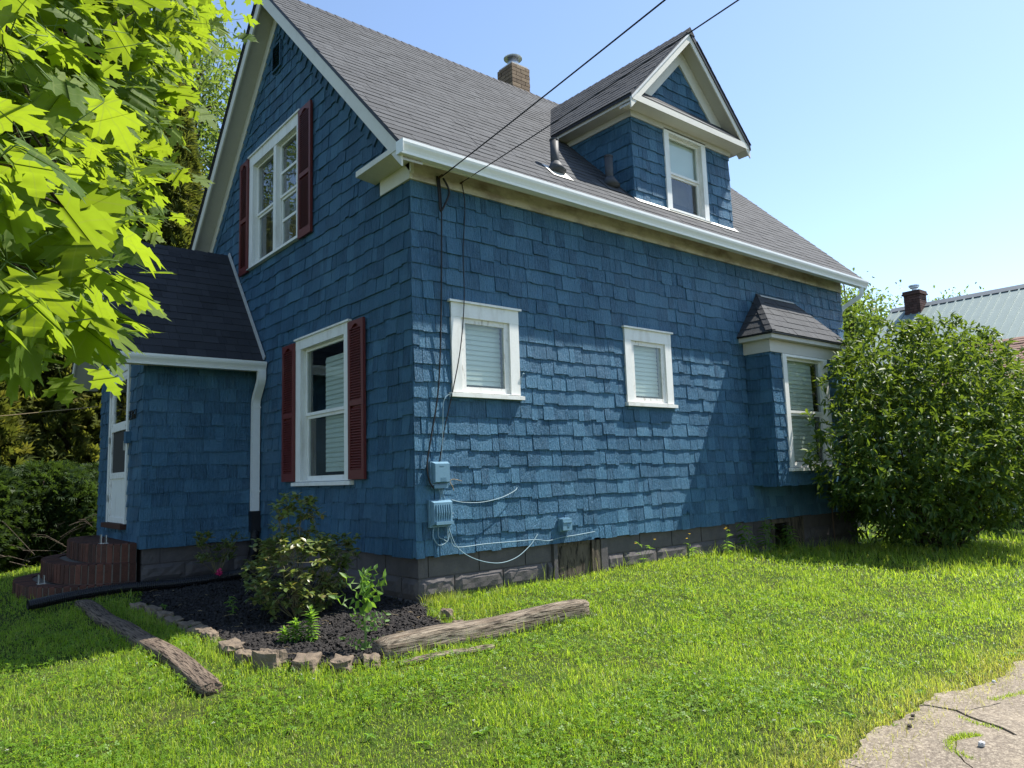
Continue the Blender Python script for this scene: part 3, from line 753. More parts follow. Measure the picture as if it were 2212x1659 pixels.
window(fD, hy(*DWc), hy(*DWg), house, 'dormer window reflecting the sky', rail=4.795, head=False, sill=True, sillh=0.02, sillover=0.0, back='curtain', depth=0.25, screen=False, shade=(4.82, 5.34, 'blind'))
dz_, dr_ = 6.90, 5.53   # ridge and eave heights
DE0, DE1, DF = 3.20, 5.86, -0.17
sl = (dz_-dr_)/(DC-DE0); ln = math.hypot(1, sl)
mb = MB()
mb.prism([(DE0, DF, dr_), (DC, DF, dz_), (DC, 2.8, dz_), (DE0, 1.45, dr_)], (0, 0, -0.05))
mb.prism([(DE1, DF, dr_), (DE1, 1.45, dr_), (DC, 2.8, dz_), (DC, DF, dz_)], (0, 0, -0.05))
droof = mb.build('dormer_roof', 'drip', house)
fDL = Frame((DE0, DF, dr_), (0, 1, 0), (-sl/ln, 0, 1/ln), (1/ln, 0, sl/ln)); fDR = Frame((DE1, DF, dr_), (0, -1, 0), (sl/ln, 0, 1/ln), (-1/ln, 0, sl/ln))
VD = (DC-DE0)*ln
cover('r', droof, fDL, -0.012, 2.9, -0.01, VD, 0.1415, (0.13, 0.34), 0.0078, (0.0, 0.0, 0.003), lap=0.02, hps=[(1, -1/ln*sl, 1.62)])
cover('r', droof, fDR, -2.9, 0.012, -0.01, VD, 0.1415, (0.13, 0.34), 0.0078, (0.0, 0.0, 0.003), lap=0.02, hps=[(-1, -1/ln*sl, 1.62)])
y = DF-0.01
while y < 2.75:
    MB().add([(DC-0.1, y, dz_-0.092), (DC-0.1, y+0.17, dz_-0.097), (DC, y+0.17, dz_+0.008), (DC, y, dz_+0.02), (DC+0.1, y, dz_-0.092), (DC+0.1, y+0.17, dz_-0.097)], [(0,3,2,1), (3,4,5,2), (0, 4, 3)]).build('ridge_shingle', 'roof_dark', droof); y += 0.14
for sgn in (-1, 1):
    def dq(t, drop): return (DC+sgn*(DC-DE0)*(1-t), dr_+(dz_-dr_)*t-drop)
    def band(y0, y1, d0, d1, nm, m, t0=0.0, t1=1.0):
        P = [dq(t0, d1), dq(t1, d1), dq(t1, d0), dq(t0, d0)]
        MB().prism([(p[0], y0, p[1]) for p in P], (0, y1-y0, 0)).build(nm, m, droof)
    band(DF+0.012, DF+0.03, 0.052, 0.20, 'barge_board', 'rake')
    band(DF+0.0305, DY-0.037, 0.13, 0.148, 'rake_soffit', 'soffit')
    band(DY-0.036, DY-0.0005, 0.15, 0.44, 'rake_frieze', 'rake', 0.30)
    band(DF-0.004, DF+0.0115, 0.046, 0.085, 'drip_edge', 'flash' if sgn < 0 else 'drip')
# pent shelf below the dormer gable
pent = MB().add([(DE0+0.03, DF+0.005, 5.45), (DE1-0.03, DF+0.005, 5.45), (DE1-0.03, DF+0.005, 5.535), (DE0+0.03, DF+0.005, 5.535),
          (DE0+0.05, DF+0.035, 5.552), (DE1-0.05, DF+0.035, 5.552), (DE1-0.28, DY-0.0005, 5.80), (DE0+0.28, DY-0.0005, 5.80), (DE0+0.03, DY-0.0005, 5.45), (DE1-0.03, DY-0.0005, 5.45)],
         [(0,1,2,3),(3,2,5,4),(0,8,9,1),(4,5,6,7)]).build('pent_cornice', 'rake', droof)
mb = MB()
for k in range(2):
    t0, t1 = k*0.5, k*0.5+0.53
    a = [Vector((DE0+0.05, DF+0.025, 5.556)).lerp(Vector((DE0+0.28, DY-0.004, 5.803)), t) for t in (t0, t1)]; b_ = [Vector((DE1-0.05, DF+0.025, 5.556)).lerp(Vector((DE1-0.28, DY-0.004, 5.803)), t) for t in (t0, t1)]
    mb.prism([a[0]+Vector((0, 0, .012)), b_[0]+Vector((0, 0, .012)), b_[1]+Vector((0, 0, .004)), a[1]+Vector((0, 0, .004))], (0, 0, -0.006))
mb.build('pent_shingles', 'roof', droof)
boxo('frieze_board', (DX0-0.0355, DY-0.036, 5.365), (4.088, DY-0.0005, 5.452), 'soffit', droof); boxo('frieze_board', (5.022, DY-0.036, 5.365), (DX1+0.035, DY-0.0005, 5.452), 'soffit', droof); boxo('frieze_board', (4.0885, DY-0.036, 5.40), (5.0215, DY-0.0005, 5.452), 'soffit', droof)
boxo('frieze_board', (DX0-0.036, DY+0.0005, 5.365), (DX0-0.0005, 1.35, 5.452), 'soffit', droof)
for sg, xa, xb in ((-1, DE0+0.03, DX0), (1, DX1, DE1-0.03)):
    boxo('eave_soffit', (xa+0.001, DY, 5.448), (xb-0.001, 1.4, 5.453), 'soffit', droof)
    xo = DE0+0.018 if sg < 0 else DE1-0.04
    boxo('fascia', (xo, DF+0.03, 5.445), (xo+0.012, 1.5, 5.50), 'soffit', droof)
# flashing at the dormer base
mb = MB(); mb.prism([fR.p(-DX1-0.06, (DY-RY0)/s2-0.09, 0.012), fR.p(-DX0+0.02, (DY-RY0)/s2-0.09, 0.012), fR.p(-DX0+0.02, (DY-RY0)/s2+0.02, 0.014), fR.p(-DX1-0.06, (DY-RY0)/s2+0.02, 0.014)], fR.n*0.004); mb.build('base_flashing', 'flash', dorm)

# ---- chimney
CX0, CX1, CY0, CY1 = 4.30, 4.715, 3.45, 3.865
chim = MB().box((CX0+0.012, CY0+0.012, 6.9), (CX1-0.012, CY1-0.012, 8.04)).build('chimney', 'mortar_d', house)
bm_ = {}
def brick_obj(name, a, b, mat, parent):
    """a brick from corner a to corner b, sharing one mesh for all bricks of a material"""
    if mat not in bm_:
        v = []; e = 0.04
        for z in (0, 1):
            for (x, y) in ((0, 0), (1, 0), (1, 1), (0, 1)): v.append((x, y, z))
        me = bpy.data.meshes.new('brick'); me.from_pydata(v, [], [(3,2,1,0),(4,5,6,7),(0,1,5,4),(1,2,6,5),(2,3,7,6),(3,0,4,7)]); me.materials.append(M[mat]); bm_[mat] = me
    o = link_obj(name, bm_[mat], parent); off = rootloc(parent)
    o.location = Vector(a)-off; o.scale = (b[0]-a[0], b[1]-a[1], b[2]-a[2]); return o
def brick_stack(x0, x1, y0, y1, z0, z1, ch, bl, bd, mat, parent, j=0.009):
    z = z0; r = 0
    while z+ch <= z1+0.001:
        zz = z+ch-j
        for face in range(4):
            a0, a1 = (x0, x1) if face % 2 == 0 else (y0+bd+j*0.5, y1-bd-j*0.5)
            u = a0-(bl/2 if (r+face//2) % 2 else 0); 
            while u < a1-0.005:
                p, q = max(u, a0), min(u+bl-j, a1); u += bl
                if q-p < 0.02: continue
                w = random.uniform(0, 0.003)
                if face == 0: brick_obj('brick', (p, y0-w, z), (q, y0+bd, zz), mat, parent)
                elif face == 2: brick_obj('brick', (p, y1-bd, z), (q, y1+w, zz), mat, parent)
                elif face == 1: brick_obj('brick', (x0-w, p, z), (x0+bd, q, zz), mat, parent)
                else: brick_obj('brick', (x1-bd, p, z), (x1+w, q, zz), mat, parent)
        z += ch; r += 1
brick_stack(CX0, CX1, CY0, CY1, 7.34, 8.045, 0.0705, 0.209, 0.09, 'cbrick', chim)
MB().prism([(CX0+0.02, CY0+0.02, 8.045), (CX1-0.02, CY0+0.02, 8.045), (CX1-0.02, CY1-0.02, 8.045), (CX0+0.02, CY1-0.02, 8.045)], (0, 0, 0.03)).build('chimney_crown', 'pebble', chim)
cxm, cym = (CX0+CX1)/2, (CY0+CY1)/2
MB().tube([(cxm, cym, 8.07), (cxm, cym, 8.26)], 0.10, 20).build('flue_pipe', 'galv', chim, True)
MB().tube([(cxm, cym, 8.262), (cxm, cym, 8.275), (cxm, cym, 8.30), (cxm, cym, 8.335)], [0.168, 0.172, 0.12, 0.02], 24).build('flue_cap', 'galv', chim)

# ---- bay window
BX0, BX1, BYF = 5.55, 7.38, -0.41
fB, fBl = frameY(BYF), frameX(BX0)
BWc, BWg = (5.83, 7.07, 0.715, 2.325), (5.93, 6.97, 0.74, 2.29)
bay = wall(fB, hy(BX0, BX1, 0.47, 2.5), [hy(*BWg)], [], 0.1, 'bay_wall', 'shingle', house)
bs = MB().box((BX0, BYF+0.101, 0.47), (BX0+0.1, -0.025, 2.5)).box((BX1-0.1, BYF+0.101, 0.47), (BX1, -0.025, 2.5)).box((BX0+0.101, BYF+0.101, 0.47), (BX1-0.101, -0.025, 0.5)).build('bay_side', 'shingle', house)
cover('s', bay, fB, -BX1-0.012, -BX0+0.012, 0.46, 2.335, EX, WRW, 0.019, JW, holes=[hy(*grow(BWc, -0.005))])
cover('s', bs, fBl, BYF, -0.02, 0.46, 2.335, EX, WRW, 0.019, JW)
window(fB, hy(*BWc), hy(*BWg), house, 'bay window half hidden by the leafy bush', rail=1.49, head=False, blinds=(-6.80, -5.96, 0.82, 2.25, 0.062, 'blind'), sash=0.045, screen=True, bn=-0.11)
boxo('bay_frieze', (BX0-0.0355, BYF-0.036, 2.33), (BX1+0.035, BYF-0.0005, 2.50), 'soffit', house); boxo('bay_frieze', (BX0-0.036, BYF, 2.33), (BX0-0.0005, -0.022, 2.50), 'soffit', house)
EX0, EX1, EYF, EZ, TZ = 5.385, 7.545, -0.575, 2.585, 3.285
boxo('bay_cornice', (EX0+0.03, EYF+0.03, 2.501), (EX1-0.03, -0.022, 2.56), 'soffit', house)
TX0, TX1 = 5.97, 6.96
bayroof = MB().add([(EX0, EYF, EZ), (EX1, EYF, EZ), (TX1, -0.02, TZ), (TX0, -0.02, TZ), (EX0, -0.02, EZ), (EX1, -0.02, EZ), (EX0, EYF, EZ-0.024), (EX1, EYF, EZ-0.024), (EX0, -0.02, EZ-0.024), (EX1, -0.02, EZ-0.024)],
                   [(0,1,2,3), (4,0,3), (1,5,2), (6,7,1,0), (8,6,0,4), (7,9,5,1), (6,8,9,7)]).build('bay_roof', 'drip', house)
rn_, rs_ = 0.555, 0.70; lb = math.hypot(rn_, rs_)
fBR = Frame((0, EYF, EZ), (-1, 0, 0), (0, -rs_/lb, rn_/lb), (0, rn_/lb, rs_/lb))
k1 = (TX0-EX0)/lb
cover('r', bayroof, fBR, -EX1-0.01, -EX0+0.01, -0.01, lb, 0.1415, (0.13, 0.3), 0.0095, (0.0, 0.0, 0.003), lap=0.02, hps=[(1, k1, -EX0+0.012), (-1, k1, EX1+0.012)])
run = TX0-EX0; lb2 = math.hypot(run, rs_)
fBL = Frame((EX0, 0, EZ), (0, 1, 0), (-rs_/lb2, 0, run/lb2), (run/lb2, 0, rs_/lb2))
cover('r', bayroof, fBL, EYF-0.01, -0.022, -0.01, lb2, 0.1415, (0.13, 0.3), 0.0095, (0.0, 0.0, 0.003), lap=0.02, hps=[(-1, rn_/lb2, -EYF+0.01)])
for i in range(7):    # hip shingles
    a = Vector((EX0-0.01, EYF-0.01, EZ+0.02)).lerp(Vector((TX0, -0.02, TZ+0.012)), i/7); c = Vector((EX0-0.01, EYF-0.01, EZ+0.012)).lerp(Vector((TX0, -0.02, TZ+0.006)), min(1, (i+1.25)/7))
    sd = Vector((fBR.u))*-0.10 + fBR.v*0.0; sd2 = fBL.u*0.10
    MB().add([a, c, c+sd+fBR.n*0.002-Vector((0,0,.0)), a+sd+fBR.n*0.004, c+sd2+fBL.n*0.002, a+sd2+fBL.n*0.004], [(0,3,2,1), (0,1,4,5)]).build('hip_shingle', 'roof', bayroof)
boxo('top_flashing', (TX0-0.03, -0.028, TZ-0.03), (TX1+0.03, -0.0205, TZ+0.01), 'drip', bayroof)
mb = MB(); mb.prism([fBR.p(-TX1, lb-0.05, 0.011), fBR.p(-TX0-0.06, lb-0.05, 0.011), fBR.p(-TX0-0.06, lb-0.012, 0.011), fBR.p(-TX1, lb-0.012, 0.011)], fBR.n*0.003); mb.build('top_flashing', 'flash', bayroof)

# ---- entry porch
PX, PY0, PY1, PYC = -1.45, 3.93, 6.41, 5.17
fP, fPf = frameY(PY0), frameX(PX)
PS = 1.238
DRc, DRg = (4.615, 5.735, 0.245, 2.40), (4.69, 5.66, 0.27, 2.285)
pside = wall(fP, hy(PX, -0.02, 0.0, 2.36), [], [], 0.1, 'entry_side_wall', 'shingle', house)
pfront = wall(fPf, (PY0+0.101, PY1, 0.0, 4.1), [DRg], [(PS, 1, 3.96+PS*PYC), (-PS, 1, 3.96-PS*PYC)], 0.1, 'entry_front_wall', 'shingle', house)
MB().box((PX+0.101, PY1-0.1, 0.0), (-0.02, PY1, 2.36)).build('entry_rear_wall', 'shingle', house)
cover('s', pside, fP, 0.022, -PX+0.014, -0.015, 2.36, EX, (0.12, 0.27), 0.019, JW)
cover('s', pfront, fPf, PY0-0.012, PY1+0.01, -0.015, 4.0, EX, WRW, 0.019, JW, hps=[(PS, 1, 3.96+PS*PYC), (-PS, 1, 3.96-PS*PYC)], holes=[grow(DRc, -0.005)])
PF0, PRZ = 3.72, 4.19
def pz(y): return PRZ-PS*abs(y-5.19)
fPR = Frame((0, PF0, pz(PF0)), (-1, 0, 0), (0, -PS/math.hypot(1, PS), 1/math.hypot(1, PS)), (0, 1/math.hypot(1, PS), PS/math.hypot(1, PS)))
VP = (5.19-PF0)*math.hypot(1, PS)
proof = MB().prism([(-1.85, PF0, pz(PF0)), (-0.03, PF0, pz(PF0)), (-0.03, 5.19, PRZ), (-1.85, 5.19, PRZ)], (0, 0, -0.05)).prism([(-1.85, 6.66, pz(6.66)), (-1.85, 5.19, PRZ), (-0.03, 5.19, PRZ), (-0.03, 6.66, pz(6.66))], (0, 0, -0.05)).build('entry_roof', 'drip', house)
cover('p', proof, fPR, 0.032, 1.865, -0.012, VP, 0.1415, (0.1, 0.3), 0.009, (0.0, 0.0, 0.0, 0.003), lap=0.02)
x = -1.86
while x < -0.05:
    MB().add([(x, 5.10, PRZ-0.10), (x+0.22, 5.10, PRZ-0.105), (x+0.22, 5.19, PRZ+0.008), (x, 5.19, PRZ+0.02), (x, 5.28, PRZ-0.10), (x+0.22, 5.28, PRZ-0.105)], [(0,1,2,3), (3,2,5,4), (0, 3, 4)]).build('ridge_shingle', 'roof_dark', proof); x += 0.19
hl = math.hypot(1, PS)
MB().prism([fPR.p(0.03, 0.0, 0.012), fPR.p(0.045, 0.0, 0.012), fPR.p(0.045, VP, 0.012), fPR.p(0.03, VP, 0.012)], fPR.n*0.06).build('wall_flashing', 'flash', proof)
for sgn in (1, -1):
    def pq(y, d): 
        yy = y if sgn > 0 else 2*5.19-y
        return (yy, pz(y)-d)
    P = [pq(PF0, 0.2), pq(5.19, 0.2), pq(5.19, 0.055), pq(PF0, 0.055)]
    MB().prism([(-1.84, *p) for p in P], (0.02, 0, 0)).build('barge_board', 'rake', proof)
    P = [pq(PF0, 0.165), pq(5.19, 0.165), pq(5.19, 0.15), pq(PF0, 0.15)]
    MB().prism([(-1.8195, *p) for p in P], (0.345, 0, 0)).build('rake_soffit', 'soffit', proof)
boxo('eave_soffit', (-1.815, 3.76, 2.235), (-0.03, 3.905, 2.245), 'soffit', proof)
boxo('fascia', (-1.82, 3.735, 2.22), (-0.025, 3.755, 2.345), 'white', proof)
gutter(-1.93, -0.03, 3.733, 2.215)
mb = MB(); rect_tube(bend([(-0.085, 3.665, 2.22), (-0.085, 3.665, 2.10), (-0.085, 3.862, 1.84), (-0.085, 3.862, 0.36)]), 0.10, 0.07, mb, (1, 0, 0)); dsp = mb.build('downspout', 'gutter', house)
for z in (1.74, 0.62): MB().box((-0.145, 3.822, z), (-0.025, 3.828, z+0.02)).build('strap', 'gutter', dsp)
foundation('entry_foundation', fP, 0.02, -PX-0.03, -0.002, 4, [((PX+0.04, PY0+0.044, -1.2), (-0.02, PY0+0.2, -0.003)), ((PX+0.04, PY0+0.201, -1.2), (PX+0.2, PY1, -0.003))])
# door
def dbox(y0, y1, z0, z1, n0, n1): return ((PX-n1, y0, z0), (PX-n0, y1, z1))
mb = MB()
for q in ((DRc[0], DRg[0], DRg[2], DRg[3], 0.0, 0.035), (DRg[1], DRc[1], DRg[2], DRg[3], 0.0, 0.035), (DRc[0], DRc[1], DRg[3], DRc[3], 0.0, 0.037)): mb.box(*dbox(*q))
door = mb.build('door', 'white', house); door['label'] = 'narrow white storm door with glass and screen panels'
boxo('head_cap', *dbox(DRc[0]-0.03, DRc[1]+0.03, DRc[3], DRc[3]+0.022, 0.0, 0.06), 'white', door)
boxo('threshold', *dbox(DRc[0]-0.02, DRc[1]+0.02, 0.205, 0.268, 0.0, 0.09), 'sbrick', door)
def frm(name, y0, y1, z0, z1, w, n0, n1, mat):
    mb = MB(); mb.box(*dbox(y0, y0+w, z0, z1, n0, n1)); mb.box(*dbox(y1-w, y1, z0, z1, n0, n1)); mb.box(*dbox(y0+w, y1-w, z0, z0+w, n0, n1)); mb.box(*dbox(y0+w, y1-w, z1-w, z1, n0, n1)); return mb.build(name, mat, door)
y0, y1 = DRg[0]+0.01, DRg[1]-0.01
frm('door_leaf', y0, y1, 0.272, 2.28, 0.07, -0.02, 0.02, 'worn_white')
boxo('kick_panel', *dbox(y0+0.07, y1-0.07, 0.342, 0.86, -0.01, 0.006), 'white', door)
boxo('door_rail', *dbox(y0+0.07, y1-0.07, 0.86, 0.94, -0.02, 0.022), 'worn_white', door)
boxo('screen', *dbox(y0+0.07, y1-0.07, 0.94, 1.50, -0.004, 0.0), 'screen', door)
boxo('door_rail', *dbox(y0+0.07, y1-0.07, 1.50, 1.58, -0.02, 0.024), 'worn_white', door)
frm('storm_sash', y0+0.07, y1-0.07, 1.58, 2.21, 0.035, -0.015, 0.015, 'worn_white')
boxo('pane', *dbox(y0+0.105, y1-0.105, 1.615, 2.175, -0.004, 0.0), 'glass', door)
MB().box(*dbox(DRg[0], DRg[1], 0.26, 2.285, -0.4, -0.395)).build('door_recess', 'curtain', door)
boxo('handle', *dbox(y0+0.02, y0+0.05, 1.22, 1.34, 0.02, 0.05), 'galv', door)
for z in (0.55, 1.35, 2.0): boxo('hinge', *dbox(y1-0.02, y1+0.03, z, z+0.09, 0.035, 0.041), 'galv', door)
# numerals 2361 beside the door
try:
    for i, ch in enumerate('2361'):
        cu_ = bpy.data.curves.new('house_number', 'FONT'); cu_.body = ch; cu_.size = 0.17; cu_.extrude = 0.006
        tmp = bpy.data.objects.new('tmp', cu_); COL.objects.link(tmp)
        dg = bpy.context.evaluated_depsgraph_get(); me = bpy.data.meshes.new_from_object(tmp.evaluated_get(dg)); bpy.data.objects.remove(tmp)
        me.materials.clear(); me.materials.append(M['digits'])
        o = link_obj('house_number', me, house)
        # reads from +y to -y on a wall that faces -x
        o.matrix_local = Matrix.Translation(Vector((PX-0.030, 4.565-i*0.105, 1.60)) - rootloc(house)) @ Matrix(((0, 0, -1, 0), (-1, 0, 0, 0), (0, 1, 0, 0), (0, 0, 0, 1)))
except Exception as e:
    print('numerals', e)
nb = boxo('doorbell_box', (PX-0.08, 4.46, 1.30), (PX-0.02, 4.58, 1.45), 'shingle', house)

finalize('s', 'shingle', 'shingle')
finalize('r', 'roof', 'roof_shingle')
finalize('p', 'roof_dark', 'entry_roof_shingle', 60)
# ================================================================== ground
def grid_axis(lo, hi, step, far):
    a = list(np.arange(lo, hi+step/2, step)); s = step
    l, r = [], []
    x = lo
    while x > -far: s *= 1.35; x -= s; l.append(x)
    s = step; x = hi
    while x < far: s *= 1.35; x += s; r.append(x)
    return np.array(l[::-1]+a+r)
ax_, ay_ = grid_axis(-6, 13, 0.14, 600), grid_axis(-9, 10, 0.14, 600)
vv = [(x, y, g(x, y)-0.012) for y in ay_ for x in ax_]
nx_ = len(ax_); ff = []
for j in range(len(ay_)-1):
    for i in range(nx_-1): ff.append((j*nx_+i, j*nx_+i+1, (j+1)*nx_+i+1, (j+1)*nx_+i))
tag(link_obj('lawn', np_mesh('lawn', vv, ff, mat=M['ground'], smooth=True)), kind='structure')

# ---- concrete driveway: broken slabs with open cracks
DRV = (-1.6, 9.0, -8.2, -4.12)
def edge_y(x): return -4.13 + 0.045*math.sin(x*2.3)+0.03*math.sin(x*6.1+1)+0.05*mnoise.noise((x*4.5, 3, 0))+0.03*mnoise.noise((x*13, 8, 0)) + 0.03*sp(x-1.5)
bedv = []; bedf = []
xs_ = np.linspace(-1.0, 9, 90)
for x in xs_:
    for t in (0.0, 0.12, 0.3, 0.6, 1.0): 
        y = edge_y(x)+(-8.2-edge_y(x))*t; bedv.append((x, y, g(x, y)-0.004))
for i in range(len(xs_)-1):
    for k in range(4): a = i*5+k; bedf.append((a, a+1, a+6, a+5))
drive = tag(link_obj('driveway', np_mesh('driveway', bedv, bedf, mat=M['mulch'], smooth=True)), kind='structure')
seeds = [(0.05, -4.3), (0.52, -4.3), (0.30, -4.66), (0.92, -4.12), (0.86, -4.45), (1.38, -4.25), (1.45, -4.62), (-0.6, -4.7), (0.7, -5.0), (2.1, -4.4), (1.6, -5.2), (2.6, -4.4), (3.1, -4.8), (2.4, -5.3),
         (-0.6, -5.3), (0.2, -5.6), (1.1, -5.8), (3.8, -4.5), (4.6, -4.8), (3.5, -5.5), (5.6, -4.5), (6.6, -4.9), (5.0, -5.8), (7.8, -4.6), (2.0, -6.4), (0.2, -6.8), (4.0, -7.0), (6.6, -6.6), (8.4, -6.0), (-0.7, -4.28), (-0.8, -6.4)]
for i, (sx, sy) in enumerate(seeds):
    hps = [(1, 0, 9.0), (-1, 0, 1.0), (0, -1, 8.2), (0, 1, -4.0)]
    for j, (tx, ty) in enumerate(seeds):
        if i == j: continue
        a, b_ = tx-sx, ty-sy; n_ = math.hypot(a, b_); a /= n_; b_ /= n_
        hps.append((a, b_, a*(sx+tx)/2+b_*(sy+ty)/2-0.0036))
    poly = clip_poly([(-3, -9), (10, -9), (10, -3), (-3, -3)], hps)
    if len(poly) < 3: continue
    ring = []
    for k in range(len(poly)):
        p, q = poly[k], poly[(k+1) % len(poly)]; d = math.hypot(q[0]-p[0], q[1]-p[1]); n_ = max(1, min(40, int(d/0.035)))
        for t in range(n_):
            x, y = p[0]+(q[0]-p[0])*t/n_, p[1]+(q[1]-p[1])*t/n_
            x, y = x+0.055*mnoise.noise((x*3.5, y*3.5, 0.3))+0.014*mnoise.noise((x*14, y*14, 2.3)), y+0.055*mnoise.noise((x*3.5, y*3.5, 5.3))+0.014*mnoise.noise((x*14, y*14, 7.3)); y = min(y, edge_y(x))
            ring.append((x, y))
    off = random.uniform(0.012, 0.024); tx, ty = random.uniform(-.01, .01), random.uniform(-.01, .01)
    mb = MB(); n_ = len(ring)
    top = [(x, y, g(x, y)+off+tx*(x-sx)+ty*(y-sy)) for x, y in ring]; bot = [(x, y, g(x, y)-0.05) for x, y in ring]
    c = (sum(p[0] for p in ring)/n_, sum(p[1] for p in ring)/n_); mb.add(top+bot+[(c[0], c[1], g(*c)+off)], [(k, (k+1) % n_, 2*n_) for k in range(n_)]+[(k, k+n_, (k+1) % n_+n_, (k+1) % n_) for k in range(n_)])
    mb.build('concrete_slab', 'concrete', drive)

# ---- little stones on the concrete
def rock(name, c, size, mat, seed, parent=None, sub=2, rough=0.25, box=0.5):
    rn = random.Random(seed); mb = MB()
    n1, n2 = 22, 14; v = []
    for j in range(n2+1):
        th = math.pi*j/n2
        for i in range(n1):
            ph = 2*math.pi*i/n1
            d = Vector((math.sin(th)*math.cos(ph), math.sin(th)*math.sin(ph), math.cos(th)))
            m_ = max(abs(d.x), abs(d.y), abs(d.z)); d = d.lerp(d/m_, box)
            k = 1+rough*mnoise.noise((d.x*1.4+seed*3.1, d.y*1.4, d.z*1.4+seed))+rough*.22*mnoise.noise((d.x*5+seed, d.y*5, d.z*5))+rough*.10*mnoise.noise((d.x*13, d.y*13+seed, d.z*13))
            v.append((c[0]+d.x*k*size[0], c[1]+d.y*k*size[1], c[2]+d.z*k*size[2]))
    f = []
    for j in range(n2):
        for i in range(n1): f.append((j*n1+i, (j+1)*n1+i, (j+1)*n1+(i+1) % n1, j*n1+(i+1) % n1))
    mb.add(v, f); o = mb.build(name, mat, parent, False, base=c if parent is None else None)
    return o
def spin(o, a): o.rotation_euler = (0, 0, a); return o
tag(rock('pebble', (0.285, -4.53, g(.285, -4.53)+0.034), (0.016, 0.013, 0.012), 'pebble', 3), 'white pebble lying alone on the cracked concrete', 'stone')
tag(rock('pebble', (0.29, -4.20, g(.29, -4.20)+0.03), (0.015, 0.011, 0.009), 'dpebble', 4), 'dark brown pebble at the grass edge of the concrete', 'stone')
tag(rock('pebble', (1.50, -4.19, g(1.5, -4.19)+0.032), (0.012, 0.01, 0.008), 'pebble', 5), 'pale grey pebble beside a hairline crack in the concrete', 'stone')
tag(rock('pebble', (0.44, -4.155, g(.44, -4.155)+0.03), (0.012, 0.01, 0.008), 'dpebble', 6), 'small grey pebble half in dry grass by the concrete', 'stone')

# ---- mulch bed
MUL = [(0.02, -0.02), (-0.02, -0.25), (-0.2, -0.45), (-0.22, -0.75), (-0.2, -1.05), (-0.7, -1.12), (-1.05, -1.22), (-1.35, -1.22), (-1.6, -0.92), (-1.72, -0.6), (-1.70, 0.2), (-1.68, 1.0), (-1.68, 1.8), (-1.70, 2.7), (-1.5, 3.5), (-1.4, 3.9), (0.02, 3.9)]
def in_poly(x, y, poly):
    c = False; n = len(poly)
    for i in range(n):
        x1, y1 = poly[i]; x2, y2 = poly[(i+1) % n]
        if (y1 > y) != (y2 > y) and x < (x2-x1)*(y-y1)/(y2-y1)+x1: c = not c
    return c
mb = MB()
mz = lambda x, y: g(x, y)+0.012+0.014*mnoise.noise((x*3, y*3, 0))
sx_ = np.arange(-1.84, 0.12, 0.06); sy_ = np.arange(-1.32, 3.98, 0.06)
for x in sx_:
    for y in sy_:
        if in_poly(x+.03, y+.03, MUL): mb.add([(x, y, mz(x, y)), (x+.06, y, mz(x+.06, y)), (x+.06, y+.06, mz(x+.06, y+.06)), (x, y+.06, mz(x, y+.06))], [(0, 1, 2, 3)])
tag(mb.build('mulch_bed', 'mulch'), kind='structure')
def scatter(tv, tf, P, R, S, rnd):
    """copies of a template (k verts) at P with rotations R (n,3,3) and scales S"""
    tv = np.asarray(tv, np.float64); tf = np.asarray(tf, np.int64); n = len(P); k = len(tv)
    S = np.asarray(S, np.float64)
    if S.ndim == 1: S = S[:, None]
    V = np.einsum('nij,nkj->nki', R, tv[None]*S[:, None, :]) + np.asarray(P)[:, None, :]
    F = tf[None]+(np.arange(n)*k)[:, None, None]
    return V.reshape(-1, 3), F.reshape(-1, tf.shape[1]), np.repeat(rnd, k)
def rot_from(a, nrm):
    """columns: x = a x n, y = a (along the leaf), z = normal"""
    a = a/np.linalg.norm(a, axis=1, keepdims=True)
    x = np.cross(a, nrm); x /= np.linalg.norm(x, axis=1, keepdims=True)+1e-9
    z = np.cross(x, a)
    return np.stack([x, a, z], axis=2)
def unit(n, zbias=0.0):
    v = RNG.normal(size=(n, 3)); v[:, 2] += zbias; return v/np.linalg.norm(v, axis=1, keepdims=True)
def sample_poly(poly, n):
    P = np.array(poly); lo, hi = P.min(0), P.max(0); out = []
    while len(out) < n:
        for x, y in RNG.uniform(lo, hi, size=(n, 2)):
            if in_poly(x, y, poly):
                out.append((x, y))
                if len(out) >= n: break
    return np.array(out)
ct = [(-.5, -.5, -.5), (.5, -.5, -.5), (.5, .5, -.5), (-.5, .5, -.5), (-.42, -.4, .5), (.38, -.45, .5), (.42, .45, .5), (-.4, .4, .5)]
cfc = [(4, 5, 6, 7), (0, 1, 5, 4), (1, 2, 6, 5), (2, 3, 7, 6), (3, 0, 4, 7)]
nch = 15000
xy = sample_poly(MUL, nch)
P = np.array([(x, y, mz(x, y)+random.uniform(0.0, 0.012)) for x, y in xy])
a = unit(nch); a[:, 2] *= 0.45
S = np.stack([RNG.uniform(0.008, 0.022, nch), RNG.uniform(0.02, 0.075, nch), RNG.uniform(0.004, 0.010, nch)], 1)
V, F, r = scatter(ct, cfc, P, rot_from(a, unit(nch, 2.0)), S, RNG.random(nch))
tag(link_obj('mulch_chips', np_mesh('mulch_chips', V, F, r, M['mulch'])), 'black shredded wood mulch in the corner bed', 'mulch', kind='stuff')
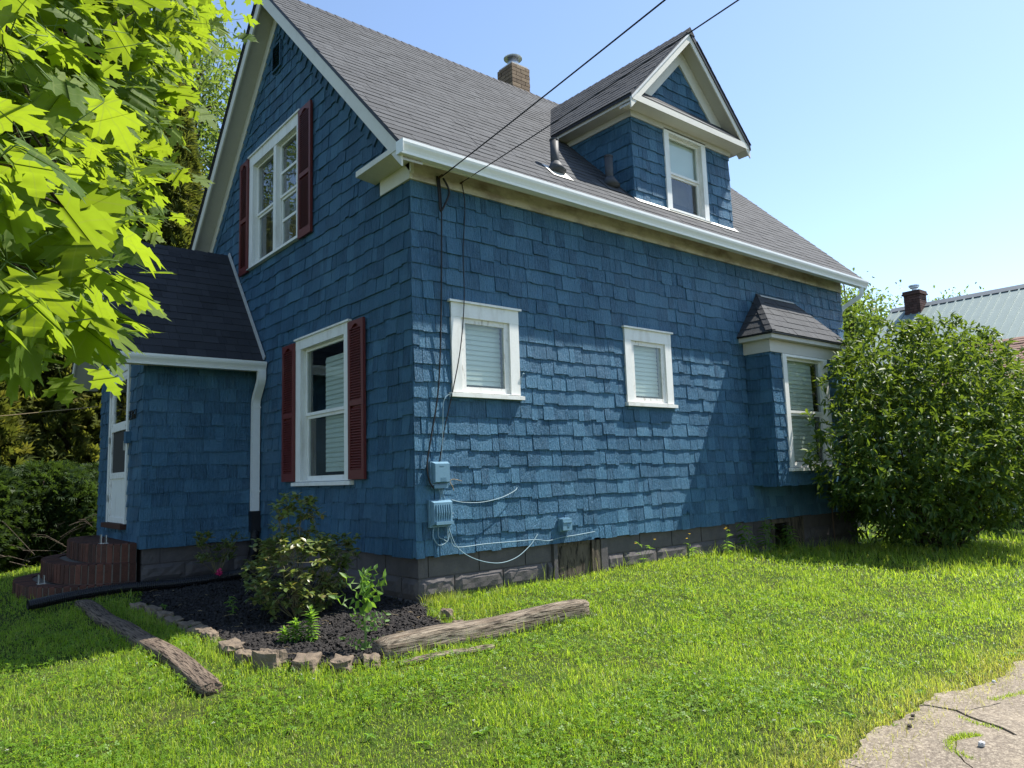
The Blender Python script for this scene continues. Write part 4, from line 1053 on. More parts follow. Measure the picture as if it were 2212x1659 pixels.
# dry stalks lying on the mulch
mb = MB()
for i in range(130):
    x, y = xy[i]
    if y > 1.4 and random.random() < .6: continue
    an = random.uniform(0, 6.28); l_ = random.uniform(0.03, 0.14); z = mz(x, y)+0.014
    c_ = (x+math.cos(an)*l_/2, y+math.sin(an)*l_/2+random.uniform(-.02, .02), z+0.008)
    if not in_poly(c_[0], c_[1], MUL): continue
    mb.tube([(x, y, z), c_, (x+math.cos(an)*l_, y+math.sin(an)*l_, z)], random.uniform(.0012, .0028), 4)
tag(mb.build('straw', 'straw'), 'dry pale stalks scattered over the black mulch', 'straw', kind='stuff')

# ---- edging stones round the bed
ES = [(-1.77, 2.55, .13, 'dark mossy edging stone by the black drain pipe'), (-1.74, 2.1, .12, 'flat grey edging stone in the shade, next to the mossy one'), (-1.73, 1.72, .13, 'long shaded edging stone level with the lone green seedling'), (-1.74, 1.36, .14, 'wide grey shaded edging stone half sunk in the grass'),
      (-1.72, 0.99, .15, 'largest shaded edging stone just short of the sunlight'), (-1.75, 0.58, .15, 'first sunlit tan edging stone at the shadow line'), (-1.76, 0.30, .10, 'small tan edging stone tucked against a sunlit one'), (-1.75, -0.17, .16, 'broad flat tan edging stone on its own in the sun'),
      (-1.78, -0.52, .11, 'low tan edging stone touching the upright block'), (-1.72, -0.82, .13, 'tall squarish tan edging stone standing upright'), (-1.53, -1.02, .17, 'long low tan edging stone at the front of the bed'), (-1.36, -1.20, .15, 'rough pitted edging stone at the front of the bed'), (-1.18, -1.29, .12, 'rough brown edging stone beside the end of the silvered log'),
      (-0.05, -0.55, .08, 'small buried stone by the grass clump at the corner'), (-0.18, -0.93, .08, 'pale stone between mulch and grass behind the log')]
for i, (x, y, s_, lab) in enumerate(ES):
    tall = 1.55 if i == 9 else 1.0
    o = rock('edging_stone', (x, y, g(x, y)+0.02*tall), (s_*0.46, s_*0.80, 0.05*tall), 'stone', 20+i, rough=0.30, box=0.86)
    spin(o, (0 if i < 9 else (0.3, -0.75, -0.72, -0.5, 0.3, 0.6)[i-9])+random.uniform(-.15, .15)); tag(o, lab, 'stone', 'edging stones round the mulch bed')

# ---- old timbers
def timber(name, a, b_, w, h, mat, seed, lab, lift=0.0):
    A, B = Vector((*a, 0)), Vector((*b_, 0)); d = (B-A); ln_ = d.length; d.normalize(); sd = Vector((-d.y, d.x, 0))
    n = int(ln_/0.035); m_ = 28; v = []
    for i in range(n+1):
        t = i/n; c = A+d*ln_*t; z0 = g(c.x, c.y)+h*0.36+lift
        taper = 1 - (0.12 if t < 0.02 or t > 0.98 else 0)
        for k in range(m_):
            an = 2*math.pi*k/m_; cx_, cz_ = math.cos(an), math.sin(an); mm = max(abs(cx_), abs(cz_)); q = 0.62
            px = (cx_*(1-q)+cx_/mm*q)*w/2; pz_ = (cz_*(1-q)+cz_/mm*q)*h/2
            groove = mnoise.noise((an*4.5+seed, t*ln_*0.9, seed)); deep = min(0, groove+0.12)*0.075
            k2 = taper*(1+deep*2+0.07*mnoise.noise((an*1.2, t*ln_*1.5, seed+7))+0.03*mnoise.noise((an*9, t*ln_*6, seed)))
            v.append(c+sd*px*k2+Vector((0, 0, z0+pz_*k2)) + d*((0.02*mnoise.noise((px*20, pz_*20, seed))) if i in (0, n) else 0))
    f = []
    for i in range(n):
        for k in range(m_): f.append((i*m_+k, i*m_+(k+1) % m_, (i+1)*m_+(k+1) % m_, (i+1)*m_+k))
    f += [tuple(reversed(range(m_))), tuple(range(n*m_, (n+1)*m_))]
    mb = MB(); mb.add(v, f)
    o = mb.build(name, mat, None, True, base=(a[0], a[1], g(*a))); tag(o, lab, 'timber'); return o
timber('landscape_timber', (-2.16, -1.02), (-2.12, 3.5), 0.165, 0.095, 'tie1', 2.3, 'grey weathered timber lying in the lawn, pointing at the brick steps', -0.014)
timber('landscape_timber', (-1.10, -1.22), (0.88, -1.27), 0.18, 0.165, 'tie2', 5.1, 'thick silvered split log at the front corner of the mulch bed', 0.0)
timber('wood_splinter', (-1.06, -1.47), (-0.30, -1.50), 0.075, 0.035, 'tie2', 8.4, 'thin split-off strip of wood in the grass below the silvered log', -0.004)

# ---- brick steps
STC = (PX, 5.17)
steps = empty('brick_steps', (PX-0.5, 5.17, g(PX-0.5, 5.17)))
tag(steps, 'three rounded red brick steps below the white entry door', 'steps')
def step_ring(dep, wid, e=3.0, n=120):
    pts = []
    for i in range(n+1):
        t = math.pi*i/n
        c, s = math.cos(t), math.sin(t)
        yy = math.copysign(abs(c)**(2/e), c)*wid; xx = abs(s)**(2/e)*dep
        pts.append(Vector((STC[0]-0.022-xx, STC[1]-yy, 0)))
    return pts
tops = [(0.50, 1.18, 0.065, -0.16), (0.80, 1.20, -0.155, -0.385), (1.10, 1.22, -0.385, -0.75)]
for si, (dep, wid, zt, zb) in enumerate(tops):
    e = 2.6
    ring = step_ring(dep, wid, e)
    inn = step_ring(dep-0.005, wid-0.005, e)
    mb = MB(); n_ = len(inn)
    mb.prism([(p.x, p.y, zb) for p in inn], (0, 0, zt-0.012-zb)); core = mb.build('step', 'mortar', steps)
    # soldier bricks round the edge
    s_acc = 0; i0 = 0; k = 0
    cum = [0]
    for i in range(1, len(ring)): cum.append(cum[-1]+(ring[i]-ring[i-1]).length)
    tot = cum[-1]; bw_ = 0.086; nb_ = int(tot/bw_); bw_ = tot/nb_
    def at(s):
        for i in range(1, len(cum)):
            if cum[i] >= s:
                t = (s-cum[i-1])/(cum[i]-cum[i-1]+1e-9); return ring[i-1].lerp(ring[i], t)
        return ring[-1]
    for k in range(nb_):
        a, c = at(k*bw_+0.008), at((k+1)*bw_-0.008)
        t_ = (c-a).normalized(); nn = Vector((t_.y, -t_.x, 0)); cen = (a+c)/2
        if (cen+nn*0.01 - Vector((STC[0], STC[1], 0))).length < cen.length*0 + (cen-Vector((STC[0], STC[1], 0))).length: nn = -nn
        z0 = max(zb, zt-0.235)+0.004; j = random.uniform(-0.003, 0.004); ch = 0.008
        o_ = nn*j
        a2, c2 = a+o_, c+o_
        ia, ic = a-nn*0.2, c-nn*0.2
        MB().add([(*a2.xy, z0), (*c2.xy, z0), (*c2.xy, zt-ch), (*a2.xy, zt-ch), (*(a2-nn*ch).xy, zt), (*(c2-nn*ch).xy, zt), (*ia.xy, zt), (*ic.xy, zt), (*ia.xy, z0), (*ic.xy, z0)],
                 [(0,1,2,3), (3,2,5,4), (4,5,7,6), (0,3,4,6,8), (1,9,7,5,2)]).build('brick', 'sbrick', core)
    if si == 0:
        mb = MB(); mb.prism([(p.x, p.y, zt-0.01) for p in step_ring(dep-0.19, wid-0.19, e)], (0, 0, 0.007)); mb.build('tread', 'sbrick', core)
for (x, y, z) in ((-1.80, 4.32, 0.065), (-2.38, 4.72, -0.385)):
    MB().box((x-0.006, y-0.04, z), (x, y+0.04, z+0.11)).box((x+0.05, y-0.04, z), (x+0.056, y+0.04, z+0.10)).box((x-0.02, y-0.05, z), (x+0.07, y+0.05, z+0.006)).build('rail_bracket', 'galv', steps)

# ---- black drain hose under the downspout
def smooth_path(P, per=12):
    P = [Vector(p) for p in P]; out = []
    for i in range(len(P)-1):
        p0, p1, p2, p3 = P[max(i-1, 0)], P[i], P[i+1], P[min(i+2, len(P)-1)]
        for j in range(per):
            t = j/per; out.append(0.5*((2*p1)+(p2-p0)*t+(2*p0-5*p1+4*p2-p3)*t*t+(3*p1-p0-3*p2+p3)*t**3))
    out.append(P[-1]); return out
hose = empty('drain_hose', (-1.6, 3.4, g(-1.6, 3.4)))
tag(hose, 'black corrugated drain hose running from the downspout to the lawn', 'hose')
rect = MB(); rect_tube([(-0.085, 3.856, 0.375), (-0.085, 3.856, 0.22), (-0.085, 3.85, 0.10)], 0.125, 0.095, rect, (1, 0, 0)); rect.build('adapter', 'plastic', hose)
gp = [(-0.085, 3.85, 0.12), (-0.10, 3.82, -0.05), (-0.16, 3.74, -0.22), (-0.32, 3.56, -0.35), (-0.62, 3.38, g(-.62, 3.38)+0.075), (-1.1, 3.40, g(-1.1, 3.4)+0.078), (-1.7, 3.58, g(-1.7, 3.58)+0.085), (-2.2, 3.62, g(-2.2, 3.6)+0.105), (-2.62, 3.55, g(-2.62, 3.55)+0.085)]
sm = smooth_path(gp, 24); cum = [0]
for i in range(1, len(sm)): cum.append(cum[-1]+(sm[i]-sm[i-1]).length)
path = []; rr = []; s_ = 0; k = 0; i = 1
while s_ < cum[-1]:
    while cum[i] < s_: i += 1
    t = (s_-cum[i-1])/(cum[i]-cum[i-1]); path.append(sm[i-1].lerp(sm[i], t)); rr.append(0.058 if (k//2) % 2 == 0 else 0.049); s_ += 0.0062 if k % 2 else 0.0045; k += 1
MB().tube(path, rr, 16, caps=False).build('corrugated_tube', 'plastic', hose)
MB().tube([path[-1]+Vector((0.03, 0, 0)), path[-1]], [0.044, 0.05], 16, caps=True).build('tube_mouth', 'dark', hose)

# ---- utility boxes, cables on the wall
def ubox(x0, x1, z0, z1, d, lab, ribs=False):
    r_ = empty('utility_box', ((x0+x1)/2, -0.02, z0)); tag(r_, lab, 'box')
    MB().box((x0, -0.05, z0), (x1, -0.02, z1)).build('back_box', 'bluebox', r_)
    e = 0.012
    MB().add([(x0+e, -0.051, z0+e), (x1-e*.3, -0.051, z0+e), (x1-e*.3, -0.051, z1-e*.5), (x0+e, -0.051, z1-e*.5), (x0+e*2, -d, z0+e*2.4), (x1-e, -d, z0+e*2.4), (x1-e, -d, z1-e*2), (x0+e*2, -d, z1-e*2)],
             [(0,1,2,3),(4,7,6,5),(0,4,5,1),(1,5,6,2),(2,6,7,3),(3,7,4,0)]).build('cover', 'bluebox', r_)
    for z in (z0+(z1-z0)*.25, z0+(z1-z0)*.7): boxo('latch', (x0-0.008, -0.06, z), (x0+0.006, -0.03, z+0.03), 'bluebox', r_)
    return r_
u1 = ubox(0.135, 0.335, 0.66, 0.885, 0.10, 'pale blue painted cable box, the upper of two near the corner')
boxo('cable_skirt', (0.16, -0.08, 0.628), (0.315, -0.02, 0.659), 'bluebox', u1)
for i in range(3): boxo('embossed_line', (0.22, -0.1025, 0.70+i*0.013), (0.285, -0.1002, 0.705+i*0.013), 'bluebox', u1)
boxo('embossed_line', (0.21, -0.1025, 0.838), (0.26, -0.1002, 0.846), 'bluebox', u1)
boxo('lug', (0.336, -0.04, 0.77), (0.36, -0.03, 0.80), 'bluebox', u1)
u2 = ubox(0.115, 0.36, 0.265, 0.52, 0.095, 'pale blue ribbed junction box, the lower of two near the corner')
for i in range(7): MB().tube([(0.165+i*0.026, -0.094, 0.325), (0.165+i*0.026, -0.106, 0.40), (0.165+i*0.026, -0.094, 0.475)], 0.008, 6).build('rib', 'bluebox', u2)
boxo('lip', (0.15, -0.118, 0.29), (0.345, -0.0955, 0.318), 'bluebox', u2)
MB().tube([(0.361, -0.035, 0.385), (0.395, -0.035, 0.385), (0.395, -0.035, 0.355), (0.361, -0.035, 0.355)], 0.005, 6).build('lug', 'bluebox', u2)
u3 = empty('outlet_box', (1.86, -0.02, 0.115)); tag(u3, 'small pale blue outdoor outlet box low on the side wall', 'box')
MB().box((1.775, -0.05, 0.112), (1.925, -0.02, 0.255)).build('back_box', 'bluebox', u3); MB().box((1.785, -0.09, 0.125), (1.92, -0.051, 0.245)).build('cover', 'bluebox', u3)
MB().tube([(1.87, -0.0905, 0.175), (1.87, -0.094, 0.175)], 0.022, 12).build('socket', 'shingle', u3)
MB().box((1.79, -0.0905, 0.205), (1.915, -0.098, 0.215)).build('hood_ridge', 'bluebox', u3); MB().tube([(1.765, -0.04, 0.185), (1.775, -0.04, 0.185)], 0.02, 10).build('knob', 'bluebox', u3)

def cable(pts, r_, mat, lab, cat='cable', per=8, group=None, name='cable'):
    o = MB().tube(smooth_path(pts, per), r_, 6).build(name, mat, None, True, base=pts[-1]); return tag(o, lab, cat, group)
cable([(0.31, -0.045, 3.735), (0.325, -0.05, 3.4), (0.315, -0.045, 2.9), (0.30, -0.045, 2.4), (0.275, -0.045, 1.9), (0.235, -0.045, 1.5), (0.15, -0.045, 1.1), (0.10, -0.05, 0.85), (0.115, -0.06, 0.70), (0.165, -0.06, 0.63)], 0.0075, 'cable', 'thick black service cable hanging down the wall to the upper blue box')
cable([(0.577, -0.06, 3.74), (0.62, -0.045, 3.5), (0.58, -0.05, 3.0), (0.56, -0.075, 2.5), (0.50, -0.075, 2.0), (0.40, -0.06, 1.55), (0.31, -0.045, 1.2), (0.25, -0.05, 0.93), (0.235, -0.05, 0.88)], 0.0055, 'cable', 'thinner dark cable crossing the small window frame to the upper blue box')
cable([(0.28, -0.05, 3.74), (0.285, -0.07, 3.55), (0.30, -0.07, 3.38), (0.36, -0.08, 3.48), (0.40, -0.085, 3.60), (0.34, -0.07, 3.73)], 0.011, 'cable', 'slack loop of thick black cable below the wire anchor')
cable([(0.43, -0.05, 1.53), (0.36, -0.05, 1.53), (0.30, -0.05, 1.45), (0.285, -0.05, 1.2), (0.262, -0.05, 0.90), (0.25, -0.045, 0.885)], 0.0036, 'bluewire', 'pale blue wire bending from the window sill down to the upper box')
cable([(1.37, -0.03, 1.80), (1.33, -0.05, 1.80), (1.31, -0.045, 1.75), (1.305, -0.03, 1.68)], 0.004, 'bluewire', 'short pale wire stub hooked at the right of the small window')
for i in range(3):
    cable([(0.22+i*0.022, -0.055, 0.628), (0.235+i*0.015, -0.06, 0.58), (0.245+i*0.024, -0.05, 0.522)], 0.0036, 'bluewire', 'short blue wire linking the two utility boxes', group='wires between the utility boxes')
cable([(0.36, -0.06, 0.515), (0.48, -0.08, 0.485), (0.70, -0.09, 0.475), (0.95, -0.09, 0.51), (1.15, -0.06, 0.57), (1.21, -0.03, 0.60)], 0.0042, 'bluewire', 'slack pale blue wire from the ribbed box to a staple on the shingles')
cable([(0.33, -0.06, 0.262), (0.36, -0.06, 0.10), (0.46, -0.055, 0.06), (0.75, -0.05, 0.065), (1.10, -0.045, 0.06), (1.42, -0.045, 0.055), (1.60, -0.045, 0.03), (1.80, -0.045, 0.05), (2.05, -0.045, 0.06), (2.32, -0.035, 0.075)], 0.0045, 'bluewire', 'pale blue wire stapled along the lowest row of shingles')
cable([(0.32, -0.06, 0.262), (0.40, -0.08, 0.07), (0.58, -0.10, -0.055), (0.85, -0.11, -0.125), (1.10, -0.10, -0.10), (1.32, -0.07, 0.0), (1.44, -0.045, 0.09), (1.46, -0.035, 0.11)], 0.0042, 'bluewire', 'pale wire sagging below the shingles in front of the blocks')
for i, ph in enumerate((0, .3)):
    cable([(0.16+i*.05, -0.055, 0.262), (0.14+i*.06, -0.07, 0.18), (0.20+i*.05, -0.075, 0.10+i*.05), (0.30, -0.07, 0.13), (0.33-i*.02, -0.06, 0.22), (0.325-i*.02, -0.055, 0.263)], 0.0045, 'bluewire', 'coiled grey blue wire hanging under the ribbed junction box', group='wire coils under the junction box')
cable([(0.40, -0.05, 0.60), (0.385, -0.05, 0.64), (0.36, -0.045, 0.69), (0.40, -0.05, 0.71), (0.50, -0.045, 0.69)], 0.003, 'straw', 'short stray tan wire end beside the upper blue box')
tag(MB().tube([(0.31, -0.02, 3.735), (0.31, -0.10, 3.745)], 0.012, 8).tube([(0.577, -0.02, 3.74), (0.577, -0.08, 3.745)], 0.010, 8).build('cable_anchor', 'rust', None, base=(0.31, -0.02, 3.735)), 'pair of rusty screw hooks holding the overhead wires under the eave', 'hook')
def wire(a, d, L_, r_, lab):
    a = Vector(a); d = Vector(d).normalized(); pts = []
    for i in range(25):
        t = i/24; p = a+d*L_*t; pts.append(p-Vector((0, 0, 0.12*4*t*(1-t))))
    return tag(MB().tube(pts, r_, 6).build('overhead_wire', 'cable', None, True, base=a), lab, 'wire')
WE1 = Vector((0.31, -0.1, 3.735)); WE2 = Vector((0.577, -0.08, 3.745))
wire(WE1, (-0.33, -2.97, 0.125), 15, 0.0062, 'thicker overhead service wire leading up from the eave hook')
wire(WE2, (-0.30, -3.26, 0.05), 14.5, 0.005, 'thinner overhead wire leading up past the dormer')
tag(MB().tube([(7.59, -0.06, -0.55), (7.585, -0.06, 0.17)], 0.011, 8).tube([(7.585, -0.06, 0.17), (7.585, -0.02, 0.18)], 0.018, 8).build('ground_rod', 'rust', None, base=(7.59, -0.06, -0.5)), 'thin dark pipe standing against the wall beside the bush', 'pipe')
MB()
tag(MB().tube([(4.02, -0.02, 0.20), (4.02, -0.055, 0.20)], 0.018, 10).tube([(4.02, -0.055, 0.20), (4.02, -0.065, 0.16)], 0.01, 8).build('hose_bib', 'shingle', None, base=(4.02, -0.02, 0.2)), 'little blue painted tap low on the side wall', 'tap')
# ================================================================== plants
FW = [(0, 0, 0), (-.5, .30, 0), (.5, .30, 0), (-.42, .65, 0), (.42, .65, 0), (0, 1, 0)]
def leaf_tpl(w, fold=0.12, droop=0.18, sh=(0.30, 0.65)):
    """pointed oval leaf of unit length: 7 points, 6 triangles"""
    def z(y, x): return abs(x)*fold*2 - droop*y*y
    P = [(0, 0), (-w*.5, sh[0]), (0, sh[0]), (w*.5, sh[0]), (-w*.42, sh[1]), (0, sh[1]), (w*.42, sh[1]), (0, 1)]
    v = [(x, y, z(y, x/w if w else 0)*1.0) for x, y in P]
    f = [(0, 2, 1), (0, 3, 2), (1, 2, 5), (1, 5, 4), (2, 3, 6), (2, 6, 5), (4, 5, 7), (5, 6, 7)]
    return v, f
def leaf_mesh(name, v, f, mat):
    me = bpy.data.meshes.new(name); me.from_pydata(v, [], f); me.materials.append(M[mat]); me.polygons.foreach_set('use_smooth', np.ones(len(me.polygons), bool)); me.update(); return me
def add_lc(me, tv, n):
    a = me.attributes.new('lc', 'FLOAT_VECTOR', 'POINT'); a.data.foreach_set('vector', np.tile(np.asarray(tv, np.float32), (n, 1)).ravel())
def place_leaves(part, P, R, S, tv, tf, mat, limit=300, name='leaf', rest_name='leaves', rnd=None, lc=False, curl=False):
    """the `limit` nearest (largest in view) leaves are objects sharing one mesh, the others one mesh"""
    P = np.asarray(P); S = np.asarray(S, float)
    d = P-np.array(CAM); depth = d@np.array(cf)
    ok = (depth > 0.2) & (np.abs(d@np.array(cr)) < 0.72*depth) & (np.abs(d@np.array(cu)) < 0.55*depth)
    sc = np.where(ok, S/np.maximum(np.linalg.norm(d, axis=1), .1), 0)
    order = np.argsort(-sc); off = np.array(rootloc(part))
    ind = order[:limit]; ind = ind[sc[ind] > 0]; rest = np.setdiff1d(np.arange(len(P)), ind)
    me = leaf_mesh(name, tv, tf, mat)
    if curl: R = R.copy(); R[:, :, 2] *= RNG.uniform(.2, 1.9, len(R))[:, None]
    if lc: add_lc(me, tv, 1)
    for i in ind:
        o = link_obj(name, me, part)
        m4 = Matrix([list(R[i][0]*S[i])+[P[i][0]-off[0]], list(R[i][1]*S[i])+[P[i][1]-off[1]], list(R[i][2]*S[i])+[P[i][2]-off[2]], [0, 0, 0, 1]])
        o.matrix_local = m4
    if len(rest):
        r = RNG.random(len(rest)) if rnd is None else rnd[rest]
        V, F, rr_ = scatter(tv, tf, P[rest]-off, R[rest], S[rest], r)
        mr = np_mesh(rest_name, V, F, rr_, M[mat], True)
        if lc: add_lc(mr, tv, len(rest))
        tag(link_obj(rest_name, mr, part), kind='stuff')

# ---- lawn grass
def sample_ring(d0, d1, dens, a0=None, a1=None):
    az = YAW; h = rad(43)
    n = int(dens*0.5*2*h*(d1*d1-d0*d0))
    r = np.sqrt(RNG.uniform(d0*d0, d1*d1, n)); t = RNG.uniform(az-h, az+h, n)
    return np.stack([CAM.x+r*np.cos(t), CAM.y+r*np.sin(t)], 1)
TIMB = [((-2.16, -1.02), (-2.12, 3.5), 0.085), ((-1.10, -1.22), (0.88, -1.27), 0.10)]
def seg_d(x, y, a, b):
    dx, dy = b[0]-a[0], b[1]-a[1]; t = np.clip(((x-a[0])*dx+(y-a[1])*dy)/(dx*dx+dy*dy), 0, 1)
    return np.hypot(x-a[0]-t*dx, y-a[1]-t*dy)
vnoise = np.vectorize(lambda x, y, s: mnoise.noise((x*s, y*s, 1.7)))
def lawn_ok(xy):
    x, y = xy[:, 0], xy[:, 1]
    ok = ~((x > 0.03) & (y > 0.03) & (x < L+0.05) & (y < WD)) & ~((x > PX) & (x < 0.1) & (y > PY0) & (y < PY1))
    ok &= ~((y < np.vectorize(edge_y)(x)+RNG.uniform(-0.05, 0.03, len(x))) & (x > -1.0-RNG.uniform(0, .1, len(x))) & (x < 9.2))
    im = np.array([in_poly(a, b, MUL) for a, b in xy]); ok &= ~im
    for a, b, w in TIMB: ok &= seg_d(x, y, a, b) > w
    ok &= ~(((x-STC[0])/1.12)**2+((y-STC[1])/1.25)**2 < 1)
    for (sx, sy, s_, _) in ES: ok &= ((x-sx)/(s_*.6))**2+((y-sy)/(s_*.95))**2 > 0.8
    return xy[ok]
gvec = np.vectorize(g)
BT = np.array([(-.5, 0, 0), (.5, 0, 0), (-.42, .5, .0), (.42, .5, .0), (0, 1, 0)])
def blades(xy, hlo, hhi, wlo, whi, lean, dry, droop=0.35, zoff=-0.004, patch=False):
    n = len(xy); h = RNG.uniform(hlo, hhi, n)
    if patch: h *= np.clip(0.85+0.9*vnoise(xy[:, 0]+3, xy[:, 1], 1.6)+0.6*vnoise(xy[:, 0], xy[:, 1]+5, 5.5), .45, 1.9)
    h = h; w = RNG.uniform(wlo, whi, n)
    t = RNG.uniform(0, 2*np.pi, n); ln_ = np.abs(RNG.normal(0, lean, n)); ln_ = np.clip(ln_, 0, 1.45)
    dirh = np.stack([np.cos(t), np.sin(t), np.zeros(n)], 1); side = np.stack([-np.sin(t), np.cos(t), np.zeros(n)], 1)
    tw = RNG.uniform(-1.2, 1.2, n)[:, None]; side = side*np.cos(tw)+dirh*np.sin(tw)
    z = np.array([0, 0, 1.0])
    P = np.stack([xy[:, 0], xy[:, 1], gvec(xy[:, 0], xy[:, 1])+zoff], 1)
    a1 = ln_*0.6; a2 = np.clip(ln_*1.5+droop*RNG.random(n), 0, 1.9)
    m1 = P+(dirh*np.sin(a1)[:, None]+z*np.cos(a1)[:, None])*(h*.55)[:, None]
    m2 = m1+(dirh*np.sin(a2)[:, None]+z*np.cos(a2)[:, None])*(h*.45)[:, None]
    s1 = side*(w*.5)[:, None]
    V = np.stack([P-s1, P+s1, m1-s1*.8, m1+s1*.8, m2], 1).reshape(-1, 3)
    b = (np.arange(n)*5)[:, None, None]
    F = (np.array([(0, 1, 3), (0, 3, 2), (2, 3, 4)])[None]+b).reshape(-1, 3)
    pt = np.clip(RNG.random(n)*.75+.25*(.5+vnoise(xy[:, 0], xy[:, 1], .9)), 0, .999)
    return V, F, np.repeat(pt, 5), np.repeat(dry, 5)
def dryness(xy):
    d = xy[:, 1]-(-4.1); near = np.clip(1-d/0.5, 0, 1)*((xy[:, 0] > -1.2))
    base = np.where(RNG.random(len(xy)) < 0.05, RNG.uniform(.3, .9, len(xy)), 0)
    pat = np.clip(vnoise(xy[:, 0], xy[:, 1], 1.1)-0.3, 0, 1)*1.0*RNG.random(len(xy))
    return np.clip(near**1.5*RNG.uniform(0.1, 1.25, len(xy)) + base + pat, 0, 0.95)
Vs, Fs, Rs, Ds = [], [], [], []; nv = 0
def push(t):
    global nv
    V, F, r, d = t; Vs.append(V); Fs.append(F+nv); Rs.append(r); Ds.append(d); nv += len(V)
for (d0, d1, dens, h0, h1, w0, w1) in ((1.3, 3.2, 9500, .022, .058, .0022, .0044), (3.2, 4.6, 7000, .022, .058, .0026, .005), (4.6, 6.5, 4800, .024, .06, .0032, .006), (6.5, 9.5, 2700, .026, .062, .0042, .0075), (9.5, 15, 800, .04, .10, .006, .011), (15, 32, 90, .06, .14, .015, .03)):
    xy = lawn_ok(sample_ring(d0, d1, dens))
    # thin and tall by patches
    keep = RNG.random(len(xy)) < 0.8+0.4*np.clip(vnoise(xy[:, 0], xy[:, 1], 2.3)+0.4, 0, 1); xy = xy[keep]
    push(blades(xy, h0, h1, w0, w1, 1.05, dryness(xy), patch=True))
# tufts of coarser grass
cen = lawn_ok(sample_ring(1.8, 9.0, 7.0)); tx = np.repeat(cen, 22, 0)+RNG.normal(0, .022, (len(cen)*22, 2)); tx = lawn_ok(tx)
push(blades(tx, .045, .105, .003, .0055, .75, np.clip(RNG.normal(0, .12, len(tx)), 0, .6), .6))
# longer unmown grass: along the wall, under the bush, by the log and the concrete edge
def strip(n, x0, x1, y0, y1, h0, h1, w=(.003, .006), lean=.35, dry=None, fn=None):
    xy = np.stack([RNG.uniform(x0, x1, n), RNG.uniform(y0, y1, n)], 1)
    if fn is not None: xy = xy[fn(xy)]
    xy = lawn_ok(xy)
    if len(xy): push(blades(xy, h0, h1, *w, lean, np.clip(RNG.normal(0.08, .2, len(xy)), 0, .8) if dry is None else np.clip(RNG.uniform(*dry, len(xy)), 0, 1), 0.6))
strip(500, 0.05, 1.1, -0.30, 0.02, .05, .12, dry=(0, .35)); strip(300, 0.03, 0.4, -0.28, 0.0, .08, .16, dry=(0.1, .6))
strip(500, -0.2, 0.6, -0.75, -0.3, .05, .13, dry=(0, .5))
strip(350, 1.0, 5.4, -0.25, 0.02, .04, .10); strip(60, 1.2, 4.4, -0.3, 0.0, .12, .26, (.003, .005), .3)
strip(420, 4.3, 7.4, -0.5, 0.0, .10, .24, (.003, .006)); strip(3000, 5.6, 9.8, -2.6, -0.3, .07, .22, (.003, .007), .6)
strip(900, 9.0, 12.5, -2.8, -0.6, .10, .26, (.006, .011)); strip(260, -0.9, 0.9, -1.42, -1.30, .05, .14); strip(300, -1.7, -1.0, -1.5, -1.15, .05, .13)
strip(350, -2.32, -1.98, -1.1, 1.5, .04, .11); strip(1400, -1.95, -1.78, -1.0, 3.2, .04, .10); strip(1500, -1.1, 3.4, -4.24, -3.9, .04, .11, (.002, .004), .8, (.15, .95))
strip(2600, -1.1, 3.6, -4.34, -3.98, .03, .085, (.0016, .003), 1.5, (.55, 1.0))
xy = np.stack([RNG.uniform(-1.0, 3.4, 900), -4.16-np.abs(RNG.normal(0, .10, 900))], 1); push(blades(xy, .025, .08, .0014, .0026, 1.6, RNG.uniform(.6, 1, 900), .9, 0.022))
# tufts in the cracks of the concrete
def crack_tuft(pts, n, h0, h1):
    out = []
    for _ in range(n):
        i = random.randrange(len(pts)-1); t = random.random(); out.append((pts[i][0]+(pts[i+1][0]-pts[i][0])*t+random.gauss(0, .012), pts[i][1]+(pts[i+1][1]-pts[i][1])*t+random.gauss(0, .012)))
    xy = np.array(out); push(blades(xy, h0, h1, .002, .0042, .8, np.clip(RNG.normal(.12, .3, n), 0, .9), .5, 0.012))
crack_tuft([(0.44, -4.47), (0.34, -4.41), (0.25, -4.40), (0.15, -4.44), (0.12, -4.55)], 700, .012, .035)
crack_tuft([(1.12, -4.28), (1.26, -4.32), (1.44, -4.37)], 320, .012, .03); crack_tuft([(0.65, -4.3), (0.62, -4.39), (0.64, -4.5)], 130, .01, .025)
tag(link_obj('grass', np_mesh('grass', np.concatenate(Vs), np.concatenate(Fs), np.concatenate(Rs), M['grass'], extra=np.concatenate(Ds))), 'bright green lawn grass around the house', 'grass', kind='stuff')

# ---- clover and broad leaves in the lawn
tv, tf = [], []
for k in range(3):
    an = k*2*math.pi/3
    for (x, y, z) in ((0, .08, 0), (-.42, .6, .1), (.42, .6, .1), (-.25, 1.0, .06), (.25, 1.0, .06)):
        tv.append((x*math.cos(an)-y*math.sin(an), x*math.sin(an)+y*math.cos(an), z))
    b_ = k*5; tf += [(b_, b_+2, b_+1), (b_+1, b_+2, b_+4), (b_+1, b_+4, b_+3)]
cl = []
for (d0, d1, dens) in ((1.3, 3.2, 2600), (3.2, 5.0, 2100), (5.0, 8.0, 1000), (8, 12, 300)):
    xy = lawn_ok(sample_ring(d0, d1, dens)); nz_ = vnoise(xy[:, 0]+7, xy[:, 1], 1.7); cl.append(xy[RNG.random(len(xy)) < np.clip(nz_*2.2+0.55, 0.05, 1)])
xy = np.concatenate(cl); xy = xy[~((xy[:, 1] < -3.75) & (xy[:, 0] > -1) & (RNG.random(len(xy)) < .85))]; n = len(xy)
P = np.stack([xy[:, 0], xy[:, 1], gvec(xy[:, 0], xy[:, 1])+RNG.uniform(.018, .052, n)], 1); t = RNG.uniform(0, 6.28, n)
